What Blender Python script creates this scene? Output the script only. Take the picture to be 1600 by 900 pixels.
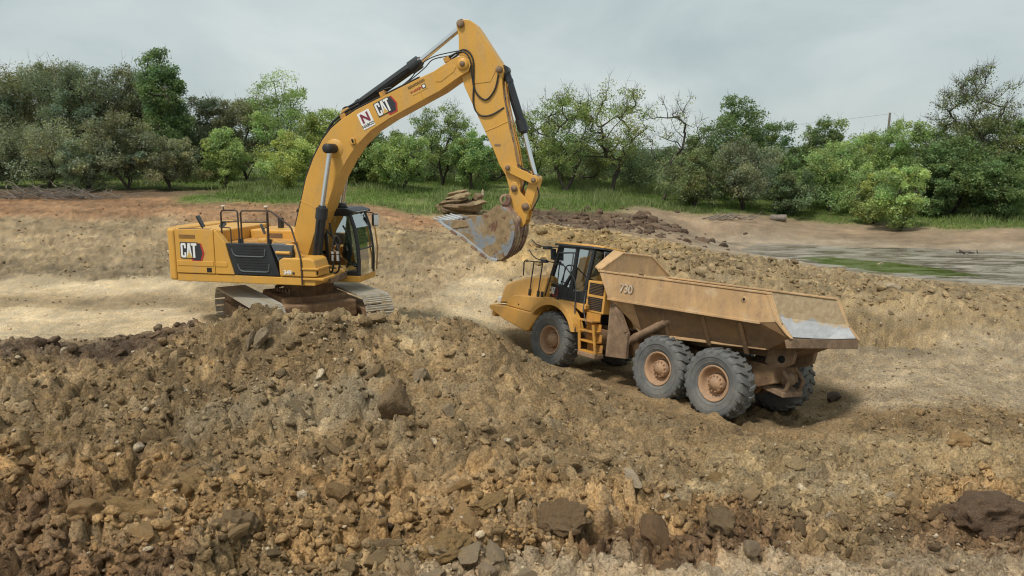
import bpy, bmesh, math, random
import numpy as np
from mathutils import Matrix, Vector, Euler

R = math.radians
scene = bpy.context.scene
for o in list(bpy.data.objects):
    bpy.data.objects.remove(o, do_unlink=True)
COL = scene.collection

# ------------------------------------------------------------------ camera
cam_data = bpy.data.cameras.new('camera')
cam_data.lens = 27.0
cam_data.sensor_width = 36.0
cam_data.clip_start = 0.1
cam_data.clip_end = 6000.0
cam = bpy.data.objects.new('camera', cam_data)
cam.location = (0.0, 0.0, 5.9)
cam.rotation_euler = (R(90.0 - 9.695), 0.0, 0.0)
COL.objects.link(cam)
scene.camera = cam

# ------------------------------------------------------------------ sky
SUN_EL, SUN_AZ = 58.0, 215.0          # degrees; azimuth clockwise from +Y
world = bpy.data.worlds.new('World')
scene.world = world
world.use_nodes = True
wn, wl = world.node_tree.nodes, world.node_tree.links
wn.clear()
w_out = wn.new('ShaderNodeOutputWorld')
w_bg = wn.new('ShaderNodeBackground')
w_sky = wn.new('ShaderNodeTexSky')
w_sky.sky_type = 'NISHITA'
w_sky.sun_disc = False
w_sky.sun_elevation = R(SUN_EL)
w_sky.sun_rotation = R(SUN_AZ)
w_sky.dust_density = 3.0
w_co = wn.new('ShaderNodeTexCoord')
w_map = wn.new('ShaderNodeMapping')
w_map.inputs['Scale'].default_value = (1.4, 1.4, 3.0)
w_map.inputs['Rotation'].default_value = (0.0, R(9), R(25))
w_n1 = wn.new('ShaderNodeTexNoise')
w_n1.inputs['Scale'].default_value = 2.3
w_n1.inputs['Detail'].default_value = 6.0
w_n1.inputs['Roughness'].default_value = 0.52
w_n1.inputs['Distortion'].default_value = 0.35
w_ramp = wn.new('ShaderNodeValToRGB')          # overcast sheet: thin to thick cloud
e = w_ramp.color_ramp.elements
e[0].position, e[0].color = 0.33, (2.31, 2.74, 2.79, 1)
e[1].position, e[1].color = 0.68, (3.58, 3.88, 3.80, 1)
w_mix = wn.new('ShaderNodeMix')
w_mix.data_type = 'RGBA'
w_mix.inputs['Factor'].default_value = 0.93
wl.new(w_co.outputs['Generated'], w_map.inputs['Vector'])
wl.new(w_map.outputs['Vector'], w_n1.inputs['Vector'])
wl.new(w_n1.outputs['Fac'], w_ramp.inputs['Fac'])
wl.new(w_sky.outputs['Color'], w_mix.inputs[6])
wl.new(w_ramp.outputs['Color'], w_mix.inputs[7])
wl.new(w_mix.outputs[2], w_bg.inputs['Color'])
w_bg.inputs['Strength'].default_value = 0.10
wl.new(w_bg.outputs['Background'], w_out.inputs['Surface'])

# ------------------------------------------------------------------ sun behind cloud
sun_data = bpy.data.lights.new('sun', 'SUN')
sun_data.energy = 1.5
sun_data.angle = R(11)
sun_data.color = (1.0, 0.95, 0.88)
sun = bpy.data.objects.new('sun', sun_data)
sun.rotation_euler = (R(90 - SUN_EL), 0.0, R(180 - SUN_AZ))
COL.objects.link(sun)

# ------------------------------------------------------------------ exposure
scene.view_settings.view_transform = 'Standard'
scene.view_settings.look = 'None'
scene.view_settings.exposure = 0.94
scene.view_settings.gamma = 1.0
scene.view_settings.use_curve_mapping = False
scene.render.engine = 'CYCLES'
scene.cycles.use_denoising = True
scene.cycles.filter_width = 1.15
scene.cycles.max_bounces = 5
scene.cycles.diffuse_bounces = 2
scene.cycles.glossy_bounces = 3
scene.cycles.transparent_max_bounces = 12

# ------------------------------------------------------------------ helpers
def link(o, parent=None):
    COL.objects.link(o)
    if parent is not None:
        o.parent = parent
    return o

def tag(o, label=None, cat=None, group=None, kind=None):
    if label: o['label'] = label
    if cat: o['category'] = cat
    if group: o['group'] = group
    if kind: o['kind'] = kind
    return o

def empty(name, loc, rot=(0, 0, 0)):
    o = bpy.data.objects.new(name, None)
    o.location = loc
    o.rotation_euler = rot
    return link(o)

def mesh_np(name, V, faces_tri=None, faces_quad=None):
    """fast mesh from numpy arrays"""
    me = bpy.data.meshes.new(name)
    V = np.asarray(V, np.float32)
    nt = 0 if faces_tri is None else len(faces_tri)
    nq = 0 if faces_quad is None else len(faces_quad)
    me.vertices.add(len(V))
    me.vertices.foreach_set('co', V.ravel())
    li = []
    if nt: li.append(np.asarray(faces_tri, np.int32).ravel())
    if nq: li.append(np.asarray(faces_quad, np.int32).ravel())
    li = np.concatenate(li)
    me.loops.add(len(li))
    me.loops.foreach_set('vertex_index', li)
    me.polygons.add(nt + nq)
    ls = np.concatenate([np.arange(nt) * 3, nt * 3 + np.arange(nq) * 4]).astype(np.int32)
    me.polygons.foreach_set('loop_start', ls)
    me.update(calc_edges=True)
    return me

def vcol(me, name, C):
    a = me.color_attributes.new(name, 'FLOAT_COLOR', 'POINT')
    C = np.asarray(C, np.float32)
    if C.shape[1] == 3:
        C = np.concatenate([C, np.ones((len(C), 1), np.float32)], 1)
    a.data.foreach_set('color', C.ravel())

class MB:
    """collects shapes of one part, then links them as one mesh object"""
    def __init__(s):
        s.v, s.f, s.sm = [], [], []
    def add(s, vs, fs, smooth=False):
        b = len(s.v)
        s.v += [tuple(v) for v in vs]
        for f in fs:
            s.f.append([b + i for i in f]); s.sm.append(smooth)
        return s
    def box(s, c, d, rot=None):
        x, y, z = [k / 2 for k in d]
        vs = [Vector(p) for p in ((-x,-y,-z),(x,-y,-z),(x,y,-z),(-x,y,-z),(-x,-y,z),(x,-y,z),(x,y,z),(-x,y,z))]
        if rot: 
            m = Euler(rot).to_matrix(); vs = [m @ v for v in vs]
        vs = [v + Vector(c) for v in vs]
        return s.add(vs, [(0,3,2,1),(4,5,6,7),(0,1,5,4),(1,2,6,5),(2,3,7,6),(3,0,4,7)])
    def span(s, x0, x1, y0, y1, z0, z1):
        return s.box(((x0+x1)/2, (y0+y1)/2, (z0+z1)/2), (abs(x1-x0), abs(y1-y0), abs(z1-z0)))
    def hexa(s, p):
        return s.add(p, [(0,3,2,1),(4,5,6,7),(0,1,5,4),(1,2,6,5),(2,3,7,6),(3,0,4,7)])
    def prism(s, poly, y0, y1):
        """polygon in x,z extruded along y"""
        n = len(poly)
        a = sum(poly[i][0]*poly[(i+1)%n][1]-poly[(i+1)%n][0]*poly[i][1] for i in range(n))
        if a < 0: poly = poly[::-1]
        lo, hi = min(y0, y1), max(y0, y1)
        vs = [(x, lo, z) for x, z in poly] + [(x, hi, z) for x, z in poly]
        fs = [tuple(range(n)), tuple(range(2*n-1, n-1, -1))]
        fs += [((i+1)%n, i, n+i, n+(i+1)%n) for i in range(n)]
        return s.add(vs, fs)
    def plan(s, poly, z0, z1):
        """polygon in x,y extruded along z"""
        n = len(poly)
        a = sum(poly[i][0]*poly[(i+1)%n][1]-poly[(i+1)%n][0]*poly[i][1] for i in range(n))
        if a < 0: poly = poly[::-1]
        vs = [(x, y, z0) for x, y in poly] + [(x, y, z1) for x, y in poly]
        fs = [tuple(range(n-1, -1, -1)), tuple(range(n, 2*n))]
        fs += [(i, (i+1)%n, n+(i+1)%n, n+i) for i in range(n)]
        return s.add(vs, fs)
    def cyl(s, p0, p1, r0, r1=None, n=16, cap=True):
        p0, p1 = Vector(p0), Vector(p1)
        r1 = r0 if r1 is None else r1
        d = (p1-p0).normalized()
        a = d.orthogonal().normalized(); b = d.cross(a)
        c0 = [p0+(a*math.cos(t)+b*math.sin(t))*r0 for t in [2*math.pi*i/n for i in range(n)]]
        c1 = [p1+(a*math.cos(t)+b*math.sin(t))*r1 for t in [2*math.pi*i/n for i in range(n)]]
        s.add(c0+c1, [(i, (i+1)%n, n+(i+1)%n, n+i) for i in range(n)], True)
        if cap:
            s.add(c0, [tuple(range(n-1, -1, -1))]); s.add(c1, [tuple(range(n))])
        return s
    def tube(s, path, r, n=8):
        P = [Vector(p) for p in path]
        rs = r if isinstance(r, (list, tuple)) else [r]*len(P)
        prev = None; rings = []
        for i, p in enumerate(P):
            d = (P[min(i+1, len(P)-1)]-P[max(i-1, 0)]).normalized()
            if prev is None: a = d.orthogonal().normalized()
            else:
                a = prev-d*prev.dot(d)
                a = a.normalized() if a.length > 1e-5 else d.orthogonal().normalized()
            prev = a; b = d.cross(a)
            rings.append([p+(a*math.cos(2*math.pi*k/n)+b*math.sin(2*math.pi*k/n))*rs[i] for k in range(n)])
        vs = [v for q in rings for v in q]; fs = []
        for i in range(len(P)-1):
            for k in range(n):
                fs.append((i*n+k, i*n+(k+1)%n, (i+1)*n+(k+1)%n, (i+1)*n+k))
        s.add(vs, fs, True)
        s.add(rings[0], [tuple(range(n-1, -1, -1))]); s.add(rings[-1], [tuple(range(n))])
        return s
    def lathe(s, prof, c, axis, n=32, smooth=True):
        """prof: (radius, along axis)"""
        c, d = Vector(c), Vector(axis).normalized()
        a = d.orthogonal().normalized(); b = d.cross(a)
        vs = []
        for r, h in prof:
            for k in range(n):
                t = 2*math.pi*k/n
                vs.append(c+d*h+(a*math.cos(t)+b*math.sin(t))*r)
        fs = []
        for i in range(len(prof)-1):
            for k in range(n):
                fs.append((i*n+k, i*n+(k+1)%n, (i+1)*n+(k+1)%n, (i+1)*n+k))
        return s.add(vs, fs, smooth)
    def sheet(s, rows, smooth=False):
        n = len(rows[0]); vs = [p for r in rows for p in r]
        fs = [(i*n+j, i*n+j+1, (i+1)*n+j+1, (i+1)*n+j) for i in range(len(rows)-1) for j in range(n-1)]
        return s.add(vs, fs, smooth)
    def mesh(s, name, mat):
        me = bpy.data.meshes.new(name)
        me.from_pydata([tuple(v) for v in s.v], [], s.f)
        me.polygons.foreach_set('use_smooth', s.sm)
        me.materials.append(mat)
        bm = bmesh.new(); bm.from_mesh(me)
        bmesh.ops.recalc_face_normals(bm, faces=bm.faces)
        bm.to_mesh(me); bm.free()
        me.update()
        return me
    def build(s, name, mat, parent=None, bevel=0.0, seg=2, solid=0.0):
        o = bpy.data.objects.new(name, s.mesh(name, mat))
        link(o, parent)
        if solid:
            m = o.modifiers.new('thick', 'SOLIDIFY'); m.thickness = solid; m.offset = 0
        if bevel:
            m = o.modifiers.new('edge', 'BEVEL'); m.width = bevel; m.segments = seg
            m.limit_method = 'ANGLE'; m.angle_limit = R(35)
        return o

# ------------------------------------------------------------------ noise in numpy
def _hash(ix, iy, s):
    h = (ix.astype(np.int64)*374761393 + iy.astype(np.int64)*668265263 + s*2246822519) & 0xFFFFFFFF
    h = ((h ^ (h >> 13)) * 1274126177) & 0xFFFFFFFF
    h = ((h ^ (h >> 16)) * 2654435761) & 0xFFFFFFFF
    return ((h ^ (h >> 15)) & 0xFFFFFF) / float(0x1000000)

def vnoise(x, y, s=0):
    ix, iy = np.floor(x), np.floor(y)
    fx, fy = x-ix, y-iy
    fx = fx*fx*fx*(fx*(fx*6-15)+10); fy = fy*fy*fy*(fy*(fy*6-15)+10)
    a, b = _hash(ix, iy, s), _hash(ix+1, iy, s)
    c, d = _hash(ix, iy+1, s), _hash(ix+1, iy+1, s)
    return (a*(1-fx)+b*fx)*(1-fy)+(c*(1-fx)+d*fx)*fy

def fbm(x, y, s=0, o=4, g=0.5):
    t, a, n = 0.0, 1.0, 0.0
    for k in range(o):
        t = t+a*vnoise(x*2**k+17.3*k, y*2**k-9.1*k, s+k); n += a; a *= g
    return t/n

def worley(x, y, s=0):
    ix, iy = np.floor(x), np.floor(y)
    f1 = np.full(x.shape, 9.0); f2 = np.full(x.shape, 9.0)
    dx1 = np.zeros(x.shape); dy1 = np.zeros(x.shape); cx = np.zeros(x.shape); cy = np.zeros(x.shape)
    for j in (-1, 0, 1):
        for i in (-1, 0, 1):
            gx, gy = ix+i, iy+j
            px, py = gx+_hash(gx, gy, s), gy+_hash(gx, gy, s+1)
            dx, dy = x-px, y-py
            d = np.sqrt(dx*dx+dy*dy)
            m = d < f1
            f2 = np.where(m, f1, np.minimum(f2, d))
            dx1 = np.where(m, dx, dx1); dy1 = np.where(m, dy, dy1)
            cx = np.where(m, gx, cx); cy = np.where(m, gy, cy)
            f1 = np.where(m, d, f1)
    return f1, f2, dx1, dy1, cx, cy

# ------------------------------------------------------------------ materials
def nodes_of(name):
    m = bpy.data.materials.new(name)
    m.use_nodes = True
    nt = m.node_tree; nt.nodes.clear()
    out = nt.nodes.new('ShaderNodeOutputMaterial')
    return m, nt.nodes, nt.links, out

def mixc(N, L, a, b, fac, blend='MIX'):
    m = N.new('ShaderNodeMix'); m.data_type = 'RGBA'; m.blend_type = blend
    for sock, val in ((m.inputs[6], a), (m.inputs[7], b), (m.inputs[0], fac)):
        if hasattr(val, 'is_linked'): L.new(val, sock)
        elif isinstance(val, (tuple, list)): sock.default_value = (*val[:3], 1)
        else: sock.default_value = val
    return m.outputs[2]

def noise_fac(N, L, co, scale, lo, hi, detail=6, rough=0.6, dist=0.0, stretch=None):
    if stretch:
        mp = N.new('ShaderNodeMapping'); mp.inputs['Scale'].default_value = stretch
        L.new(co, mp.inputs['Vector']); co = mp.outputs['Vector']
    n = N.new('ShaderNodeTexNoise')
    n.inputs['Scale'].default_value = scale; n.inputs['Detail'].default_value = detail
    n.inputs['Roughness'].default_value = rough; n.inputs['Distortion'].default_value = dist
    L.new(co, n.inputs['Vector'])
    r = N.new('ShaderNodeMapRange'); r.clamp = True
    r.inputs['From Min'].default_value = lo; r.inputs['From Max'].default_value = hi
    L.new(n.outputs['Fac'], r.inputs['Value'])
    return r.outputs['Result'], n.outputs['Fac']

def paint(name, col, rough=0.5, metal=0.0, var=0.12, vs=2.0, dirt=None, d_lo=0.5, d_hi=0.7, d_scale=1.6,
          d_max=1.0, streak=None, bump=0.0, b_scale=40, stretch=None, dirt2=None, d2=(0.6, 0.65), d2_scale=3.0):
    m, N, L, out = nodes_of(name)
    tc = N.new('ShaderNodeTexCoord'); co = tc.outputs['Object']
    f, _ = noise_fac(N, L, co, vs, 0.3, 0.7)
    c = mixc(N, L, tuple(k*(1-var) for k in col), tuple(k*(1+var) for k in col), f)
    bs = N.new('ShaderNodeBsdfPrincipled')
    rsock = None
    if dirt:
        f2, _ = noise_fac(N, L, co, d_scale, d_lo, d_hi, 8, 0.65, 0.4, stretch)
        mm = N.new('ShaderNodeMath'); mm.operation = 'MULTIPLY'; mm.inputs[1].default_value = d_max
        L.new(f2, mm.inputs[0])
        fd, _ = noise_fac(N, L, co, d_scale*5, 0.3, 0.7)
        dcol = mixc(N, L, tuple(k*0.72 for k in dirt), tuple(k*1.2 for k in dirt), fd)
        c = mixc(N, L, c, dcol, mm.outputs[0])
        rr = N.new('ShaderNodeMapRange')
        rr.inputs['To Min'].default_value = rough; rr.inputs['To Max'].default_value = 0.95
        L.new(mm.outputs[0], rr.inputs['Value'])
        rsock = rr.outputs['Result']
    if dirt2:
        f3, _ = noise_fac(N, L, co, d2_scale, d2[0], d2[1], 8, 0.65, 0.6)
        c = mixc(N, L, c, dirt2, f3)
    L.new(c, bs.inputs['Base Color'])
    bs.inputs['Metallic'].default_value = metal
    if rsock: L.new(rsock, bs.inputs['Roughness'])
    else: bs.inputs['Roughness'].default_value = rough
    if bump:
        _, nb = noise_fac(N, L, co, b_scale, 0, 1, 6)
        b = N.new('ShaderNodeBump'); b.inputs['Strength'].default_value = bump; b.inputs['Distance'].default_value = 0.02
        L.new(nb, b.inputs['Height']); L.new(b.outputs['Normal'], bs.inputs['Normal'])
    L.new(bs.outputs[0], out.inputs[0])
    return m

def glass_mat(name, tint=(0.75, 0.85, 0.83), clear=0.72, rough=0.03):
    m, N, L, out = nodes_of(name)
    tr = N.new('ShaderNodeBsdfTransparent'); tr.inputs[0].default_value = (*tint, 1)
    gl = N.new('ShaderNodeBsdfGlossy'); gl.inputs['Roughness'].default_value = rough
    gl.inputs['Color'].default_value = (0.9, 0.95, 0.95, 1)
    fr = N.new('ShaderNodeFresnel'); fr.inputs[0].default_value = 1.5
    ad = N.new('ShaderNodeMath'); ad.inputs[1].default_value = 1-clear; L.new(fr.outputs[0], ad.inputs[0])
    ad.use_clamp = True
    mx = N.new('ShaderNodeMixShader')
    L.new(ad.outputs[0], mx.inputs[0]); L.new(tr.outputs[0], mx.inputs[1]); L.new(gl.outputs[0], mx.inputs[2])
    L.new(mx.outputs[0], out.inputs[0])
    return m

MUD = (0.30, 0.19, 0.10)
YEL = (0.625, 0.330, 0.057)
M = {}
M['yellow'] = paint('yellow_paint', YEL, 0.42, var=0.09, vs=0.9, dirt=(0.44, 0.29, 0.14), d_lo=0.47, d_hi=0.78, d_scale=2.6, d_max=0.6, stretch=(1.6, 1.6, 0.35), dirt2=(0.30, 0.17, 0.07), d2=(0.69, 0.74), d2_scale=6.0)
M['yellow_worn'] = paint('yellow_worn', (0.56, 0.27, 0.04), 0.5, var=0.1, dirt=(0.30, 0.17, 0.08), d_lo=0.42, d_hi=0.66, d_scale=3.2, d_max=0.9)
M['yellow_truck'] = paint('yellow_truck', (0.66, 0.35, 0.08), 0.5, var=0.1, dirt=(0.44, 0.29, 0.15), d_lo=0.45, d_hi=0.85, d_scale=1.6, d_max=0.7, stretch=(1.4, 1.4, .5), dirt2=(0.20, 0.12, 0.06), d2=(0.66, 0.70))
M['bed'] = paint('dusty_bed', (0.52, 0.325, 0.155), 0.75, var=0.2, vs=1.2, dirt=(0.40, 0.26, 0.145), d_lo=0.42, d_hi=0.64, d_scale=2.6, d_max=0.85, stretch=(1.3, 1.3, 0.4), dirt2=(0.55, 0.42, 0.26), d2=(0.57, 0.72), d2_scale=2.4, bump=0.25, b_scale=12)
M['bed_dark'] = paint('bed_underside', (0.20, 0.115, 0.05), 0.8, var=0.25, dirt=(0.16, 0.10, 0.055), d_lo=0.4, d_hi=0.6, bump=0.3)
M['liner'] = paint('bed_liner', (0.34, 0.355, 0.365), 0.5, 0.15, var=0.25, vs=5, dirt=(0.42, 0.33, 0.22), d_lo=0.60, d_hi=0.72, d_scale=1.2, bump=0.1)
M['liner_mud'] = paint('bed_mud', (0.50, 0.38, 0.22), 0.9, var=0.3, vs=3, dirt=(0.55, 0.50, 0.42), d_lo=0.5, d_hi=0.62, bump=0.5, b_scale=14)
M['chassis'] = paint('muddy_chassis', (0.17, 0.10, 0.055), 0.85, var=0.3, vs=4, dirt=MUD, d_lo=0.42, d_hi=0.6, d_scale=3, bump=0.4)
M['rustmud'] = paint('rust_brown', (0.20, 0.130, 0.078), 0.85, var=0.3, vs=5, dirt=(0.31, 0.205, 0.125), d_lo=0.45, d_hi=0.65, d_scale=2.5, bump=0.4)
M['black'] = paint('black_plastic', (0.022, 0.024, 0.026), 0.42, var=0.25, dirt=(0.12, 0.09, 0.06), d_lo=0.55, d_hi=0.9, d_max=0.5)
M['trim'] = paint('grey_trim', (0.09, 0.10, 0.105), 0.45, var=0.1)
M['dark'] = paint('dark_void', (0.012, 0.011, 0.010), 0.9, var=0.3)
M['hose'] = paint('rubber_hose', (0.018, 0.018, 0.018), 0.55, var=0.2, dirt=(0.14, 0.10, 0.06), d_lo=0.55, d_hi=0.8, d_max=0.6)
M['chrome'] = paint('chrome_rod', (0.72, 0.73, 0.74), 0.16, 0.9, var=0.04)
M['railing'] = paint('dusty_rail', (0.055, 0.035, 0.025), 0.55, var=0.3, dirt=(0.20, 0.13, 0.08), d_lo=0.5, d_hi=0.8, d_max=0.6)
M['tyre'] = paint('dusty_tyre', (0.120, 0.122, 0.118), 0.85, var=0.25, vs=3, dirt=(0.235, 0.215, 0.18), d_lo=0.42, d_hi=0.75, d_scale=2.2, d_max=0.75, bump=0.25, b_scale=30)
M['rim'] = paint('muddy_rim', (0.42, 0.25, 0.135), 0.75, var=0.2, vs=5, dirt=(0.36, 0.235, 0.15), d_lo=0.4, d_hi=0.62, d_scale=4, bump=0.3)
M['shoe'] = paint('track_shoe', (0.56, 0.53, 0.47), 0.45, 0.15, var=0.15, vs=4, dirt=(0.50, 0.41, 0.27), d_lo=0.42, d_hi=0.60, d_scale=6, bump=0.3)
M['bucket'] = paint('bucket_steel', (0.30, 0.32, 0.34), 0.42, 0.45, var=0.15, vs=3, dirt=(0.38, 0.275, 0.155), d_lo=0.44, d_hi=0.50, d_scale=1.5, bump=0.35, b_scale=16, dirt2=(0.22, 0.12, 0.08), d2=(0.58, 0.63), d2_scale=4.0)
M['bucket_rust'] = paint('bucket_rust', (0.22, 0.125, 0.09), 0.7, 0.1, var=0.3, vs=6, dirt=(0.42, 0.31, 0.18), d_lo=0.46, d_hi=0.6, d_scale=2.2, bump=0.4, b_scale=18)
M['steel'] = paint('worn_steel', (0.62, 0.63, 0.63), 0.3, 0.75, var=0.1, vs=5, dirt=(0.38, 0.28, 0.17), d_lo=0.55, d_hi=0.68, d_scale=4)
M['white'] = paint('white_print', (0.78, 0.77, 0.74), 0.5, var=0.04, dirt=(0.45, 0.36, 0.24), d_lo=0.55, d_hi=0.9, d_max=0.5)
M['fadewhite'] = paint('faded_print', (0.58, 0.50, 0.40), 0.7, var=0.1, dirt=(0.40, 0.26, 0.14), d_lo=0.42, d_hi=0.64, d_scale=9)
M['red'] = paint('red_print', (0.42, 0.035, 0.03), 0.5, var=0.08)
M['maroon'] = paint('maroon_print', (0.20, 0.02, 0.045), 0.5, var=0.08)
M['blackprint'] = paint('black_print', (0.03, 0.03, 0.035), 0.5, var=0.08)
M['goldprint'] = paint('gold_print', (0.62, 0.40, 0.10), 0.5, var=0.08)
M['sticker'] = paint('cream_sticker', (0.60, 0.36, 0.08), 0.5, var=0.05)
M['glass'] = glass_mat('cab_glass', (0.70, 0.80, 0.78), 0.52)
M['glass_dark'] = glass_mat('cab_glass_smoky', (0.5, 0.62, 0.6), 0.86)
M['seat'] = paint('seat_fabric', (0.035, 0.035, 0.04), 0.9)
M['jeans'] = paint('blue_denim', (0.055, 0.16, 0.24), 0.9)
M['skin'] = paint('skin', (0.42, 0.24, 0.16), 0.6)
M['shirt'] = paint('shirt', (0.08, 0.17, 0.19), 0.9)

def liner_mix():
    """bare floor steel below, caked mud higher up, ragged between"""
    m, N, L, out = nodes_of('liner_mix')
    tc = N.new('ShaderNodeTexCoord'); co = tc.outputs['Object']
    sep = N.new('ShaderNodeSeparateXYZ'); L.new(co, sep.inputs[0])
    _, nz = noise_fac(N, L, co, 2.2, 0, 1, 8, 0.7, 0.5)
    def mt(op, a, b):
        q = N.new('ShaderNodeMath'); q.operation = op
        for s, k in ((q.inputs[0], a), (q.inputs[1], b)):
            if hasattr(k, 'is_linked'): L.new(k, s)
            else: s.default_value = k
        return q.outputs[0]
    up = mt('MULTIPLY', mt('SUBTRACT', sep.outputs[2], 2.42), 1.6)
    f = mt('ADD', up, mt('MULTIPLY', mt('SUBTRACT', nz, 0.5), 1.5))
    r = N.new('ShaderNodeMapRange'); r.inputs['From Min'].default_value = -0.04; r.inputs['From Max'].default_value = 0.08
    L.new(f, r.inputs['Value'])
    f1, _ = noise_fac(N, L, co, 6.0, 0.3, 0.7); f2, _ = noise_fac(N, L, co, 9.0, 0.3, 0.7)
    steel = mixc(N, L, (0.27, 0.28, 0.285), (0.40, 0.41, 0.415), f1)
    mud = mixc(N, L, (0.30, 0.215, 0.12), (0.46, 0.36, 0.22), f2)
    bs = N.new('ShaderNodeBsdfPrincipled')
    L.new(mixc(N, L, steel, mud, r.outputs['Result']), bs.inputs['Base Color'])
    rr = N.new('ShaderNodeMapRange'); rr.inputs['To Min'].default_value = 0.45; rr.inputs['To Max'].default_value = 0.95
    L.new(r.outputs['Result'], rr.inputs['Value']); L.new(rr.outputs['Result'], bs.inputs['Roughness'])
    b = N.new('ShaderNodeBump'); b.inputs['Strength'].default_value = 0.4; b.inputs['Distance'].default_value = 0.03
    L.new(nz, b.inputs['Height']); L.new(b.outputs['Normal'], bs.inputs['Normal'])
    L.new(bs.outputs[0], out.inputs[0])
    return m
M['liner_mix'] = liner_mix()
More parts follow.
